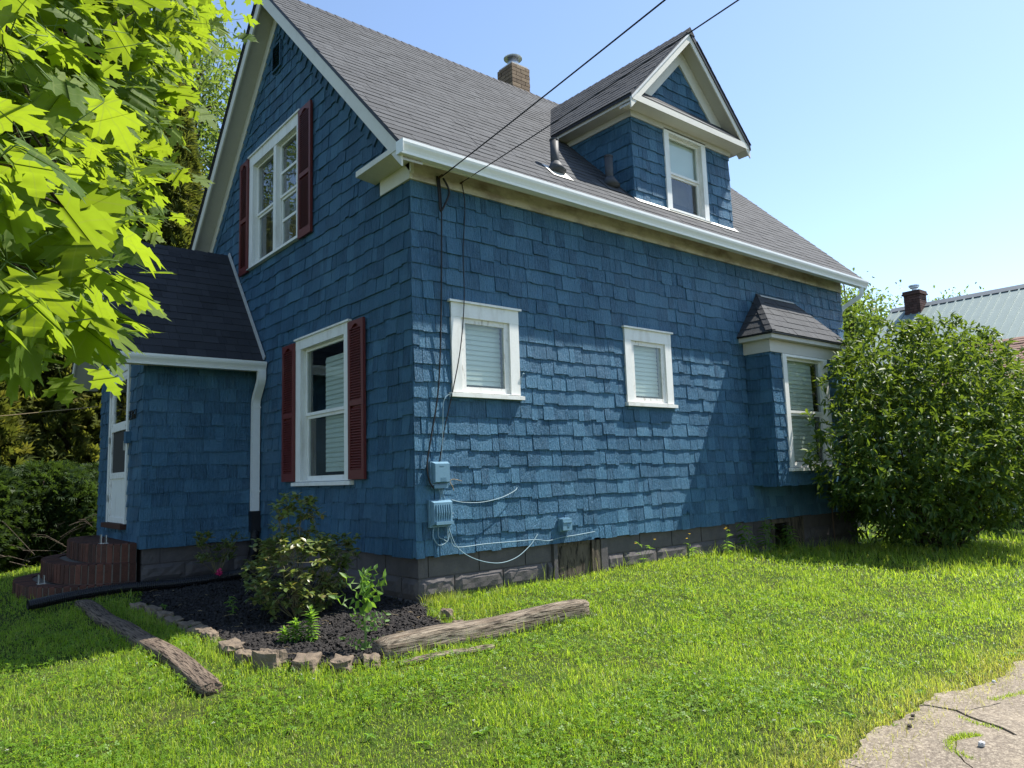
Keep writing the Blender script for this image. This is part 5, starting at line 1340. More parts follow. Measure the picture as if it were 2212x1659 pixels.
V, F, r = scatter(tv, tf, P, rot_from(np.stack([np.cos(t), np.sin(t), RNG.normal(0, .25, n)], 1), unit(n, 2.2)), RNG.uniform(.008, .017, n), RNG.random(n))
tag(link_obj('clover', np_mesh('clover', V, F, r, M['clover'])), 'clover growing through the lawn', 'clover', kind='stuff')
lv, lf = leaf_tpl(0.34, .2, .35)
ros = []
for i in range(60):
    c = lawn_ok(sample_ring(2.0, 8.0, 0.4))
    if len(c): ros.append(c[0])
ros += [(0.75, -3.95), (0.95, -3.98), (2.5, -4.05), (2.75, -4.1), (1.6, -3.9), (0.65, -0.9), (0.8, -0.75), (-1.9, 0.9), (-1.88, 1.9), (-1.9, 2.6), (-1.9, 1.4)]
P, A, S = [], [], []
for (x, y) in ros:
    for k in range(random.randint(5, 9)):
        an = random.uniform(0, 6.28); P.append((x, y, g(x, y)+.012)); A.append((math.cos(an), math.sin(an), random.uniform(.05, .6))); S.append(random.uniform(.03, .06))
V, F, r = scatter(lv, lf, np.array(P), rot_from(np.array(A), np.tile([0, 0, 1.0], (len(P), 1))), np.array(S), RNG.random(len(P)))
tag(link_obj('lawn_weeds', np_mesh('lawn_weeds', V, F, r, M['weed'])), 'low broad-leaved weeds dotted through the lawn', 'weeds', kind='stuff')
# clover heads
cand = lawn_ok(sample_ring(2.2, 6.5, 6.0)); RNG.shuffle(cand)
hm = None
for (x, y) in cand[:46]:
    if y < -3.8: continue
    z = g(x, y); mb = MB()
    for k in range(14):
        d = Vector(unit(1)[0]); d.z = abs(d.z)*.9-.2; a = Vector((x, y, z+.055))
        mb.add([a+d*.002, a+d*.009+Vector((.003, 0, 0)), a+d*.010+Vector((-.002, .003, 0)), a+d*.009+Vector((0, -.003, .001))], [(0, 1, 2), (0, 2, 3), (0, 3, 1), (1, 3, 2)])
    r_ = empty('clover_flower', (x, y, z)); tag(r_, 'small round white clover head in the lawn', 'flower', 'white clover heads in the lawn')
    mb.build('flower_head', 'whitefl', r_); MB().tube([(x, y, z-.005), (x, y, z+.056)], .0012, 4).build('stalk', 'gstem', r_)

# ---- shrubs
def shrub(name, base, stems, whorls, leaf, mat, lab, cat, stem_mat='stem', stem_r=.006, limit=300, wl=(6, 9), up=(.1, .9), group=None, lsize=(.05, .08)):
    root = empty(name, base); tag(root, lab, cat, group)
    mb = MB(); tips = []
    for (tip, via) in stems:
        pts = [Vector(base), Vector(via), Vector(tip)]
        sm_ = smooth_path(pts, 5); mb.tube(sm_, [stem_r*(1-.7*i/len(sm_)) for i in range(len(sm_))], 5); tips.append(Vector(tip))
    for (c, src) in whorls:
        s_ = min(tips, key=lambda t: (t-Vector(c)).length) if src is None else Vector(src)
        mid = (s_+Vector(c))/2+Vector((random.uniform(-.02, .02), random.uniform(-.02, .02), -.01)); mb.tube([s_, mid, Vector(c)], [stem_r*.4, stem_r*.33, stem_r*.25], 4)
    tag(mb.build('stems', stem_mat, root, True), kind='stuff')
    P, A, N_, S = [], [], [], []
    for (c, src) in whorls:
        for k in range(random.randint(*wl)):
            an = random.uniform(0, 6.28); e = random.uniform(*up); P.append(c); A.append((math.cos(an)*math.cos(e), math.sin(an)*math.cos(e), math.sin(e))); N_.append((random.gauss(0, .3), random.gauss(0, .3), 1)); S.append(random.uniform(*lsize))
    place_leaves(root, P, rot_from(np.array(A), np.array(N_)), S, leaf[0], leaf[1], mat, limit)
    return root
rl = leaf_tpl(0.5, .06, .16, (.38, .74))
bx_, by_ = -0.93, 0.55; bz_ = g(bx_, by_)
st, wh = [], []
rn = random.Random(4)
for i in range(18):
    an = rn.uniform(0, 6.28); rr_ = rn.uniform(.12, .42); z = rn.uniform(.18, .62)
    st.append(((bx_+math.cos(an)*rr_, by_+math.sin(an)*rr_, bz_+z), (bx_+math.cos(an)*rr_*.6, by_+math.sin(an)*rr_*.6, bz_+z*.45)))
for (dx, z) in ((-.06, 1.0), (.03, 1.05), (-.18, .92), (.14, .9), (.42, .62), (.4, .5), (.02, .82)):
    st.append(((bx_+dx, by_+rn.uniform(-.08, .08), bz_+z), (bx_+dx*.4, by_, bz_+z*.5)))
for i in range(330):
    t = rn.random(); z = .06+.66*rn.random()**.8; an = rn.uniform(0, 6.28); rm = .48*math.sin(min(1, (z+.1)/.5)*1.57)*(1 if z < .55 else .8); rr_ = rm*math.sqrt(rn.uniform(.25, 1))
    wh.append(((bx_+math.cos(an)*rr_, by_+math.sin(an)*rr_*.9, bz_+z), None))
for i in range(60):
    wh.append(((bx_+rn.uniform(-.24, .2), by_+rn.uniform(-.14, .14), bz_+rn.uniform(.72, 1.1)), None))
for i in range(24): wh.append(((bx_+rn.uniform(.34, .56), by_+rn.uniform(-.2, .1), bz_+rn.uniform(.42, .72)), None))
shrub('rhododendron', (bx_, by_, bz_-.01), st, wh, rl, 'rhodo', 'large rounded rhododendron with bronze tinged leaves below the tall window', 'shrub', wl=(6, 9), up=(-.7, .8), lsize=(.048, .078), stem_r=.006)
sx0, sy0 = -0.69, 3.42; sz0 = g(sx0, sy0); st, wh = [], []
for i in range(11):
    an = rn.uniform(0, 6.28); rr_ = rn.uniform(.05, .28); z = rn.uniform(.22, .56); st.append(((sx0+math.cos(an)*rr_, sy0+math.sin(an)*rr_*.8, sz0+z), (sx0+math.cos(an)*rr_*.3, sy0+math.sin(an)*rr_*.3, sz0+z*.5)))
for s_ in st:
    for k in range(6): wh.append(((s_[0][0]+rn.uniform(-.07, .07), s_[0][1]+rn.uniform(-.07, .07), s_[0][2]+rn.uniform(-.05, .07)), s_[0]))
srh = shrub('rhododendron', (sx0, sy0, sz0-.01), st, wh, leaf_tpl(0.3, .06, .1, (.35, .7)), 'rhodo', 'small rhododendron with one pink bloom beside the drain hose', 'shrub', wl=(6, 9), up=(0.0, 1.1), lsize=(.05, .09), limit=260)
mb = MB(); c = Vector((-0.73, 3.27, sz0+.15))
for k in range(16):
    d = Vector(unit(1)[0]); d.y = -abs(d.y); s_ = d.cross(Vector((0, 0, 1))).normalized()*.022; u_ = d.cross(s_).normalized()*.018
    mb.add([c, c+d*.03+s_, c+d*.05, c+d*.03-s_, c+d*.045+u_], [(0, 1, 2), (0, 2, 3), (1, 4, 2)])
mb.build('flower', 'pink', srh)

# lilies
def lily(x, y, h, lab, n):
    root = empty('lily', (x, y, g(x, y))); tag(root, lab, 'plant', 'lilies in the mulch bed'); z0 = g(x, y)
    MB().tube([(x, y, z0-.005), (x+.005, y, z0+h)], [.006, .004], 6).build('stem', 'gstem', root)
    me = leaf_mesh('leaf', *leaf_tpl(.38, .1, .35), 'weed')
    for k in range(n):
        t = (k+.5)/n; an = k*2.4; e = -.15+1.1*t if t < .9 else 1.3; s_ = (.075 if t < .85 else .045)*rn.uniform(.85, 1.1)
        a = np.array([[math.cos(an)*math.cos(e), math.sin(an)*math.cos(e), math.sin(e)]]); R = rot_from(a, np.array([[0, 0, 1.0]]))[0]*s_
        o = link_obj('leaf', me, root); p = Vector((x, y, z0+h*(.06+.94*t)))-rootloc(root)
        o.matrix_local = Matrix([list(R[0])+[p.x], list(R[1])+[p.y], list(R[2])+[p.z], [0, 0, 0, 1]])
lily(-1.34, -0.40, .17, 'short bushy lily shoot in the sunlit mulch', 55); lily(-1.245, -0.46, .25, 'taller lily shoot topped with buds in the sunlit mulch', 60); lily(-1.40, -0.33, .11, 'lowest yellowish lily shoot beside the bushy one', 34)

# jagged weed leaves
def jag(nlobe, w):
    pts = [(0, 0)]; R_ = []
    for i in range(nlobe):
        t = (i+.6)/nlobe; ww = w*math.sin(math.pi*min(1, .12+t*.86))**.8
        R_ += [(ww*.55, t-.35/nlobe), (ww*(1.0+.25*(i % 2)), t+.12/nlobe)]
    right = R_; left = [(-x, y) for x, y in reversed(R_)]
    mid = [(0, i/6) for i in range(7)]
    poly = [(0, 0)]+right+[(0, 1.05)]+left
    v = [(x, y, abs(x)*.35-.25*y*y+.05*math.sin(y*17)) for x, y in poly]; k = len(v)
    v += [(0, y, -.25*y*y-.02) for _, y in mid[1:6]]
    n_ = len(poly); f = []
    for i in range(n_):
        a, b_ = poly[i], poly[(i+1) % n_]; ym = (a[1]+b_[1])/2; j = min(4, max(0, int(ym*6-.5))); f.append((i, (i+1) % n_, k+j))
    for j in range(4): pass
    return v, f
wx, wy = -1.085, -1.02; wz = g(wx, wy)
weed = empty('prickly_lettuce', (wx, wy, wz)); tag(weed, 'tall weed with jagged bright green leaves at the end of the silvered log', 'weed')
MB().tube(smooth_path([(wx, wy, wz-.01), (wx+.005, wy, wz+.15), (wx-.005, wy+.005, wz+.30), (wx+.012, wy, wz+.50)], 6), [.011-.0003*i for i in range(19)], 7).build('stem', 'gstem', weed, True)
jm = leaf_mesh('leaf', *jag(5, .2), 'weed')
for (z, an, e, s_) in ((.04, 2.9, .6, .15), (.05, 5.9, .35, .15), (.16, 6.1, .45, .15), (.17, 2.6, .9, .12), (.24, 5.9, .30, .14), (.27, 3.1, .75, .22), (.30, 4.9, .9, .20), (.33, 5.9, .85, .22), (.34, 2.7, 1.15, .22), (.36, 4.4, 1.1, .19), (.40, 1.0, 1.2, .17), (.42, 6.0, 1.25, .17), (.45, 3.4, 1.4, .12), (.46, 5.0, 1.4, .12)):
    a = np.array([[math.cos(an)*math.cos(e), math.sin(an)*math.cos(e), math.sin(e)]]); R = rot_from(a, np.array([[rn.gauss(0, .5), -.6, .6]]))[0]*s_*1.3
    o = link_obj('leaf', jm, weed); o.matrix_local = Matrix([list(R[0])+[0.004], list(R[1])+[0], list(R[2])+[z], [0, 0, 0, 1]])
def small_plant(name, x, y, h, n, ls, lab, mat='weed', w=.3, group=None, flowers=0):
    z0 = g(x, y); root = empty(name, (x, y, z0)); tag(root, lab, 'weed', group)
    tops_ = []
    mb = MB()
    for k in range(max(2, n//9)):
        tp = Vector((x+rn.gauss(0, h*.18), y+rn.gauss(0, h*.12), z0+h*rn.uniform(.65, 1.0))); mb.tube([(x+rn.gauss(0, .01), y, z0-.01), (x+(tp.x-x)*.4, y+(tp.y-y)*.4, z0+h*.5), tp], [.004, .003, .0015], 4); tops_.append(tp)
    tag(mb.build('stems', 'gstem', root), kind='stuff')
    me = leaf_mesh('leaf', *leaf_tpl(w, .1, .45), mat)
    for k in range(n):
        tp = tops_[k % len(tops_)]; t = rn.random(); p = Vector((x, y, z0)).lerp(tp, t)-Vector((x, y, z0)); an = rn.uniform(0, 6.28); e = rn.uniform(-.1, .8); s_ = ls*rn.uniform(.6, 1.1)
        R = rot_from(np.array([[math.cos(an)*math.cos(e), math.sin(an)*math.cos(e), math.sin(e)]]), np.array([[0, 0, 1.0]]))[0]*s_
        o = link_obj('leaf', me, root); o.matrix_local = Matrix([list(R[0])+[p.x], list(R[1])+[p.y], list(R[2])+[p.z], [0, 0, 0, 1]])
    for k in range(flowers):
        tp = tops_[k % len(tops_)]+Vector((rn.uniform(-.1, .1), rn.uniform(-.05, .05), rn.uniform(.0, .1))); mb = MB()
        for j in range(10): an = j*.628; mb.add([tp, tp+Vector((math.cos(an)*.017, math.sin(an)*.017, .006)), tp+Vector((math.cos(an+.5)*.017, math.sin(an+.5)*.017, .006))], [(0, 1, 2)])
        mb.build('flower', 'yellow', root); MB().tube([tuple(tp), (x, y, z0+.02)], .0018, 4).build('flower_stalk', 'gstem', root)
small_plant('seedling', -1.27, 1.17, .20, 22, .075, 'lone green leafy seedling in the shaded mulch', w=.28)
small_plant('weed', -1.62, 2.15, .07, 14, .08, 'low spreading weed between edging stones and seedling')
small_plant('weed', 4.62, -0.16, .42, 18, .10, 'wispy weed with small yellow flowers against the foundation', w=.12, flowers=5)
small_plant('weed', 5.15, -0.14, .50, 34, .17, 'tall narrow-leaved weed left of the basement window', w=.16)
small_plant('weed', 5.62, -0.12, .58, 40, .17, 'tallest narrow-leaved weed directly in front of the basement window', w=.16)
small_plant('weed', 6.0, -0.25, .36, 44, .15, 'bushy dark weed under the bay window', w=.2)
small_plant('weed', 6.25, -0.05, .40, 12, .15, 'broad-leaved weed leaning on the basement window frame', w=.6)
small_plant('hawkweed', 2.95, -0.16, .34, 12, .10, 'thin stalked weed with one yellow flower right of the hatch', w=.12, flowers=2); small_plant('hawkweed', 3.75, -0.2, .30, 12, .10, 'thin stalked weed with yellow flower midway along the foundation', w=.12, flowers=2)
small_plant('weed', -2.05, 4.40, .0+.16, 12, .06, 'little green weed sprouting from the middle brick step')

# ---- the big bush on the right
bushC = Vector((8.75, -1.15, 0.9))
bush = empty('leafy_bush', (8.75, -1.15, g(8.75, -1.15))); tag(bush, 'big dense leafy green bush in front of the right end of the house', 'bush')
def bush_r(d):
    """radius factor of the crown in direction d (unit)"""
    return 1+.20*mnoise.noise((d[0]*2.4+3, d[1]*2.4, d[2]*2.4))+.16*mnoise.noise((d[0]*5.5, d[1]*5.5+9, d[2]*5.5))
P, A, S, TIPS = [], [], [], []
AXB = np.array([2.75, 1.6, 2.0])
k = 0
while k < 6200:
    d = unit(1, 0.15)[0]; f_ = bush_r(d)*(1-0.6*random.random()**1.8)
    q = d*AXB*f_; p = np.array(bushC)+q
    if d[2] < 0: p[2] = bushC.z + d[2]*1.35*f_
    if p[2] < g(p[0], p[1])+.06 or p[1] > 0.25-max(0, .0): continue
    if p[0] < 7.45 and p[1] > -0.52: continue
    TIPS.append(p); k += 1
    dirn = d*np.array([1, 1, .6])+np.array([0, 0, .25])+RNG.normal(0, .3, 3)
    dirn /= np.linalg.norm(dirn)
    for j in range(random.randint(5, 8)):
        a = dirn*.45+unit(1)[0]*.75; a[2] -= .05; P.append(p+dirn*random.uniform(-.08, .03)); A.append(a); S.append(random.uniform(.05, .15))
for (x, y, z) in ((6.25, -1.2, 1.9), (6.2, -1.2, 1.75), (6.3, -1.25, 1.3), (6.15, -1.0, 0.9), (9.9, -1.6, 2.72), (10.1, -1.7, 2.78), (10.2, -1.7, 2.66), (8.2, -1.3, 2.85), (8.4, -1.3, 2.82), (9.0, -1.5, 2.8)):
    for m_ in range(5):
        p = np.array([x, y, z])+RNG.normal(0, .07, 3); TIPS.append(p)
        for j in range(7): P.append(p); A.append(unit(1, .3)[0]); S.append(random.uniform(.06, .11))
A = np.array(A); N_ = unit(len(P), 1.6)
place_leaves(bush, P, rot_from(A, N_), S, *leaf_tpl(.36, .12, .3, (.32, .66)), 'bush', 300)
mb = MB()
for i in range(9):
    an = i*.7; b0 = Vector((8.75+math.cos(an)*.35, -1.1+math.sin(an)*.25, g(8.7, -1.1)-.02))
    for k in range(4):
        t = Vector(TIPS[random.randrange(len(TIPS))]); m_ = b0.lerp(t, .5)+Vector((0, 0, .15)); mb.tube([b0, m_, b0.lerp(t, .93)], [.022, .012, .004], 5)
tag(mb.build('stems', 'bark', bush, True), kind='stuff')
# twigs poking above
mb = MB()
for (x, y, z) in ((9.9, -1.6, 2.72), (10.1, -1.7, 2.78), (8.3, -1.3, 2.85), (9.0, -1.5, 2.8), (6.22, -1.2, 1.85)):
    c = bushC+(Vector((x, y, z))-bushC)*.6; mb.tube([c, c.lerp(Vector((x, y, z)), .6)+Vector((0, 0, .04)), (x, y, z)], [.012, .007, .003], 5)
tag(mb.build('twigs', 'bark', bush, True), kind='stuff')

# ---- maple reaching in from the left
ANCH = [(-3.61,-2.44,2.05),(-3.66,-4.52,1.28),(-3.39,-1.67,2.82),(-2.46,-0.79,3.92),(-2.53,-0.46,3.91),(-3.44,-3.38,2.19),(-3.61,-2.87,2.16),(-3.69,-4.27,1.18),(-3.38,-2.79,1.95),(-3.2,-3.03,2.75),(-3.3,-2.4,2.02),(-3.63,-4.17,1.15),(-2.15,-0.3,4.74),(-3.46,-3.39,1.96),(-3.61,-2.71,2.5),(-3.24,-2.22,2.71),(-3.12,-1.36,3.65),(-3.63,-3.86,1.56),(-3.18,-2.29,2.17),(-3.19,-2.48,2.49),(-3.45,-1.51,2.64),(-3.25,-2.96,2.17),(-3.5,-3.66,1.24),(-2.97,-1.61,3.06),(-2.93,-1.22,3.49),(-3.67,-3.39,2.11),(-2.77,-1.33,3.35),(-2.98,-2.15,3.29),(-3.58,-3.84,2.04),(-3.5,-3.53,1.76),(-2.99,-1.79,2.75),(-3.31,-2.4,2.79),(-3.6,-3.54,1.52),(-3.51,-2.56,1.74),(-3.37,-3.05,1.94),(-2.67,-0.44,3.68),(-3.17,-2.53,2.23),(-3.57,-4.31,1.37),(-3.54,-3.65,1.88),(-2.98,-1.55,3.71),(-3.21,-2.38,1.95),(-3.13,-1.32,2.77),(-3.1,-1.53,2.96),(-3.59,-2.23,2.6),(-2.89,-2.24,3.06),(-3.64,-3.11,2.43),(-3.28,-2.18,3.11),(-2.89,-1.74,2.99),(-3.57,-4.22,1.15),(-3.6,-3.52,1.96),(-2.81,-1.53,3.6),(-2.94,-2.52,3.07),(-3.39,-1.61,3.24),(-3.45,-2.58,2.28),(-3.42,-3.45,2.26),(-3.46,-2.03,3.16),(-3.6,-3.55,2.05),(-3.43,-2.86,2.34),(-3.62,-4.06,1.73),(-3.53,-3.32,2.32),(-3.52,-2.68,2.39),(-3.67,-2.48,2.76),(-3.61,-1.86,3.19),(-3.19,-2.7,2.8),(-3.54,-2.49,1.91),(-3.53,-3.07,2.56),(-3.64,-3.99,1.64),(-3.16,-2.83,2.43),(-2.77,-0.87,2.9),(-3.7,-4.04,1.87),(-2.75,-1.72,3.5),(-3.51,-1.83,2.62),(-2.87,-1.41,2.56),(-3.36,-3.04,2.31),(-3.59,-4.1,1.35),(-3.69,-4.03,1.76),(-3.67,-3.64,1.54),(-3.56,-3.47,1.79),(-3.66,-3.45,1.87),(-3.23,-2.94,2.28),(-3.59,-2.9,2.06),(-2.63,-1.16,3.92),(-2.94,-1.92,3.03),(-3.37,-2.97,2.72),(-3.36,-2.4,2.52),(-3.21,-2.23,2.31),(-3.31,-1.88,2.02),(-2.83,-1.33,3.65),(-3.44,-2.93,2.51),(-3.3,-2.51,2.44),(-3.07,-2.36,2.58),(-3.54,-2.28,2.1),(-2.78,-0.6,3.17),(-3.55,-2.17,2.38),(-3.67,-3.29,2.03),(-3.5,-1.88,2.78),(-2.98,-1.3,2.31),(-3.28,-1.49,3.22),(-3.61,-3.2,1.8),(-3.35,-2.37,1.97),(-3.38,-2.24,3.16),(-3.0,-1.54,2.35),(-2.78,-0.79,4.14),(-3.1,-1.67,3.36),(-3.43,-2.34,2.03),(-3.52,-1.98,3.13),(-2.93,-0.81,2.88),(-2.41,-0.3,4.39),(-3.06,-2.34,2.68),(-3.0,-0.74,2.97),(-3.55,-3.04,1.56),(-2.5,-0.64,4.52),(-2.53,-1.52,3.84),(-3.29,-3.01,2.52),(-3.63,-2.57,2.82),(-2.77,-1.04,4.09),(-3.41,-2.67,1.63),(-3.62,-3.21,2.45),(-3.12,-2.37,2.82),(-3.1,-1.31,2.97),(-3.55,-3.77,1.33),(-3.48,-1.87,2.34),(-3.35,-2.38,2.33),(-3.54,-4.17,1.28),(-3.5,-3.39,1.69),(-3.59,-1.62,2.9),(-3.47,-3.6,1.17),(-3.43,-3.1,1.71),(-3.11,-2.05,2.16),(-3.46,-3.63,1.38),(-2.84,-1.39,3.74),(-3.46,-3.52,2.35),(-3.51,-2.35,2.4),(-3.18,-2.33,2.94),(-3.38,-2.1,2.92),(-3.63,-1.58,2.82),(-2.73,-2.12,3.51),(-3.6,-2.11,2.96),(-2.87,-1.35,3.1),(-2.57,-0.84,3.92),(-3.39,-2.69,1.74),(-3.5,-2.53,2.24),(-3.27,-1.87,2.6),(-3.62,-2.72,1.83),(-2.66,-1.07,3.38),(-3.13,-2.89,2.79),(-2.28,-0.57,4.63),(-3.2,-2.12,2.48),(-3.05,-1.52,2.45),(-3.51,-2.8,2.46),(-3.61,-3.0,2.25),(-3.41,-1.88,2.35),(-3.09,-1.8,2.55),(-3.36,-1.61,2.94),(-3.49,-1.76,3.19),(-3.07,-1.56,3.09),(-3.36,-3.33,1.75),(-2.8,-1.31,2.93),(-3.24,-1.43,2.57),(-2.9,-2.38,3.07),(-3.38,-1.6,2.75),(-3.07,-1.98,3.38),(-3.41,-1.56,2.55),(-3.5,-2.98,2.01),(-3.59,-1.61,2.59),(-3.31,-3.16,2.61),(-3.41,-2.91,2.66),(-2.92,-1.2,3.42),(-3.2,-1.87,3.0),(-2.84,-0.84,3.3),(-3.57,-2.08,2.31),(-3.35,-2.98,2.6),(-2.68,-1.73,3.58),(-3.44,-2.29,2.71),(-3.09,-1.12,3.54),(-3.65,-1.84,3.0),(-3.33,-3.17,2.2),(-2.83,-2.07,3.06),(-3.34,-1.83,3.22),(-2.95,-0.96,4.08),(-3.58,-2.29,2.48),(-2.62,-1.24,4.0),(-2.76,-0.77,3.28),(-3.67,-3.41,1.77),(-2.66,-0.56,3.45),(-3.29,-1.32,2.84),(-2.88,-0.8,3.47),(-2.07,-0.06,4.68),(-2.59,-0.41,4.07),(-3.24,-2.22,2.98),(-3.06,-1.24,3.4),(-2.87,-1.53,3.73),(-2.73,-0.78,4.02),(-3.65,-3.5,1.48),(-2.99,-0.84,3.23),(-2.29,-0.63,4.34),(-3.22,-1.8,2.01),(-3.12,-3.0,2.6),(-2.97,-2.66,2.75),(-3.13,-2.92,2.46),(-3.21,-3.01,2.22),(-3.14,-2.78,2.18),(-3.27,-3.09,1.93),(-3.37,-3.3,1.95),(-3.53,-4.09,1.24),(-3.63,-4.3,1.04),(-3.6,-4.26,1.11),(-3.56,-4.19,1.21),(-3.62,-4.37,1.15),(-3.48,-3.78,1.22),(-3.53,-3.86,1.11),(-3.45,-3.71,1.32),(-3.4,-3.54,1.45),(-3.65,-4.33,0.97),(-3.6,-4.3,1.27)]
half = [(0.0, 0.0), (0.09, -0.07), (0.20, -0.10), (0.40, -0.17), (0.35, -0.03), (0.47, 0.05), (0.30, 0.15), (0.45, 0.27), (0.63, 0.27), (0.57, 0.37), (0.74, 0.52), (0.54, 0.51), (0.47, 0.60), (0.35, 0.52), (0.21, 0.45), (0.24, 0.63), (0.35, 0.72), (0.20, 0.76), (0.16, 0.88), (0.06, 0.89)]
outl = half+[(0, 1.07)]+[(-x, y) for x, y in reversed(half[1:])]
mv = [(x, y, -.12*(y-.2)**2-.16*x*x+.012*math.sin(9*x+5*y)) for x, y in outl]; 
from mathutils.geometry import tessellate_polygon
mf = [t if (Vector((*outl[t[1]], 0))-Vector((*outl[t[0]], 0))).cross(Vector((*outl[t[2]], 0))-Vector((*outl[t[0]], 0))).z > 0 else (t[0], t[2], t[1]) for t in tessellate_polygon([[Vector((x, y, 0)) for x, y in outl]])]
mtx, mty = -6.4, -2.6; mbase = (mtx, mty, g(mtx, mty))
maple = empty('maple_tree', mbase); tag(maple, 'maple branches full of large backlit lobed leaves reaching in over the lawn', 'tree')
trunk = MB().tube(smooth_path([(mtx, mty, mbase[2]-.05), (mtx+.05, mty, 1.0), (mtx, mty+.1, 3.0), (mtx-.1, mty+.2, 6.5)], 6), [.24-.007*i for i in range(19)], 12).build('trunk', 'bark', maple, True)
groups = {}
for p in ANCH: groups.setdefault((int((p[2]+.2)//.75), int((p[1]+6)//1.6)), []).append(Vector(p))
P, A, N_, S = [], [], [], []
for key, pts in groups.items():
    c = sum(pts, Vector())/len(pts); end = c+Vector((.12, .1, -.02)); st_ = Vector((mtx+.1, mty, max(1.3, min(6, c.z+.1*(c.x-mtx)+.5))))
    lim = smooth_path([st_, st_.lerp(end, .5)+Vector((0, 0, .28)), end], 10)
    mb = MB(); mb.tube(lim, [.026*(1-i/len(lim))**1.2+.002 for i in range(len(lim))], 6); mb.build('limb', 'bark', maple, True)
    mb = MB(); mg = MB()
    for a in pts:
        if a == pts[0]: pass
        s_ = min(lim[6:], key=lambda q: (q-a).length+.0*q.z); mb.tube([s_, s_.lerp(a, .5)+Vector((0, 0, .03)), a], [.006, .004, .002], 4)
        dist = (a-CAM).length; nl = 7 if dist < 2.0 else (10 if dist < 3.4 else 13); spread = .055+.022*dist
        for k in range(nl):
            q = a+Vector((random.gauss(0, spread), random.gauss(0, spread), random.gauss(0, spread*.75)))
            if (q-CAM).length < 0.95: continue
            h = Vector((random.gauss(.35, .7), random.gauss(.1, .7), random.gauss(-.35, .35))).normalized()
            P.append(tuple(q)); A.append(tuple(h)); nn = Vector((random.gauss(.25, .45), random.gauss(-.35, .45), random.uniform(.4, 1.2))); N_.append(tuple(nn)); S.append(random.uniform(.075, .14))
            mg.tube([a, a.lerp(q, .5)+Vector((0, 0, .02)), q], [.0016, .0014, .0012], 4)
    tag(mb.build('twigs', 'bark', maple, True), kind='stuff'); tag(mg.build('leaf_stalks', 'gstem', maple, True), kind='stuff')
place_leaves(maple, P, rot_from(np.array(A), np.array(N_)), S, mv, mf, 'maple', 300, lc=True, curl=True)

# ---- conifers and hedge behind the entry
def spray_tpl(n, w, l0, curve=.15):
    v, f = [], []
    for k in range(n):
        t = k/(n-1)-.5; an = t*1.5; y0 = .15+.28*(1-abs(t)*1.6); b_ = len(v); le = l0*(1-.5*abs(t)); dx, dy = math.sin(an), math.cos(an)
        px, py = -dy*w, dx*w; s = (0, y0*.3)
        v += [(s[0]+px*.3, s[1]+py*.3, 0), (s[0]-px*.3, s[1]-py*.3, 0), (s[0]+dx*le*.6+px, s[1]+dy*le*.6+py, .03), (s[0]+dx*le*.6-px, s[1]+dy*le*.6-py, .03), (s[0]+dx*le, s[1]+dy*le, -curve*le)]
        f += [(b_, b_+1, b_+3), (b_, b_+3, b_+2), (b_+2, b_+3, b_+4)]
    return v, f
def conifer(name, x, y, h, r, n, mat, lab, size, cat='tree', prof=None, droop=.0, group=None, z0=None, seed=0, upw=.6, tpl=None):
    zb = g(x, y) if z0 is None else z0
    root = empty(name, (x, y, zb)); tag(root, lab, cat, group)
    MB().tube([(x, y, zb-.05), (x, y, zb+h*.5), (x, y, zb+h*.93)], [r*.13, r*.08, .02], 8).build('trunk', 'bark', root, True)
    t = RNG.random(n)**.85; an = RNG.uniform(0, 2*np.pi, n)
    pr = (np.clip(t*9, 0, 1)**.6)*(1-np.clip(t-.12, 0, 1)/.88)**.62 if prof is None else prof(t)
    nz_ = np.array([mnoise.noise((math.cos(a)*1.6+seed, math.sin(a)*1.6, tt*h*.55)) for a, tt in zip(an, t)])
    rr_ = r*pr*(1+.38*nz_)*(1-.45*RNG.random(n)**2.4)
    P = np.stack([x+np.cos(an)*rr_, y+np.sin(an)*rr_, zb+t*h*.985+.03], 1)
    a = np.stack([np.cos(an), np.sin(an), np.full(n, upw)-droop], 1)+RNG.normal(0, .45, (n, 3))
    V, F, r_ = scatter(*(tpl or spray_tpl(5, .06, .75)), P-np.array([x, y, zb]), rot_from(a, unit(n, .4)), RNG.uniform(size*.6, size*1.3, n), np.clip(RNG.normal(.45, .25, n)+nz_*.35, 0, .999))
    tag(link_obj('crown', np_mesh('crown', V, F, r_, M[mat]), root), kind='stuff'); return root
conifer('cedar_tree', 0.95, 12.6, 11.2, 1.25, 15000, 'cedar', 'tall golden green cedar beside the gable, its tip above the entry roof', .36, seed=1)
conifer('cedar_tree', -1.0, 12.9, 10.0, 1.25, 13000, 'cedar', 'second tall cedar standing behind the entry roof ridge', .36, seed=2)
conifer('cedar_tree', -2.8, 12.3, 8.6, 1.2, 11000, 'cedar', 'cedar behind the hedge in the gap beside the entry door', .34, seed=3)
conifer('cedar_tree', -4.7, 12.8, 9.2, 1.3, 9000, 'cedar', 'cedar at the far end of the row above the hedge', .36, seed=4)
conifer('spruce_tree', -3.0, 19.5, 15.5, 2.9, 10000, 'spruce', 'dark spruce with drooping boughs behind the cedars', .6, droop=.9, seed=5, tpl=spray_tpl(5, .05, .9, .35))
conifer('spruce_tree', 0.6, 20.5, 14.8, 2.4, 9000, 'spruce', 'spruce showing between cedar tips and maple leaves', .6, droop=.9, seed=6, tpl=spray_tpl(5, .05, .9, .35))
conifer('spruce_tree', -8.5, 15.5, 14.0, 2.6, 6000, 'spruce', 'lone spruce standing beyond the maple', .6, droop=.9, seed=8, tpl=spray_tpl(5, .05, .9, .35))
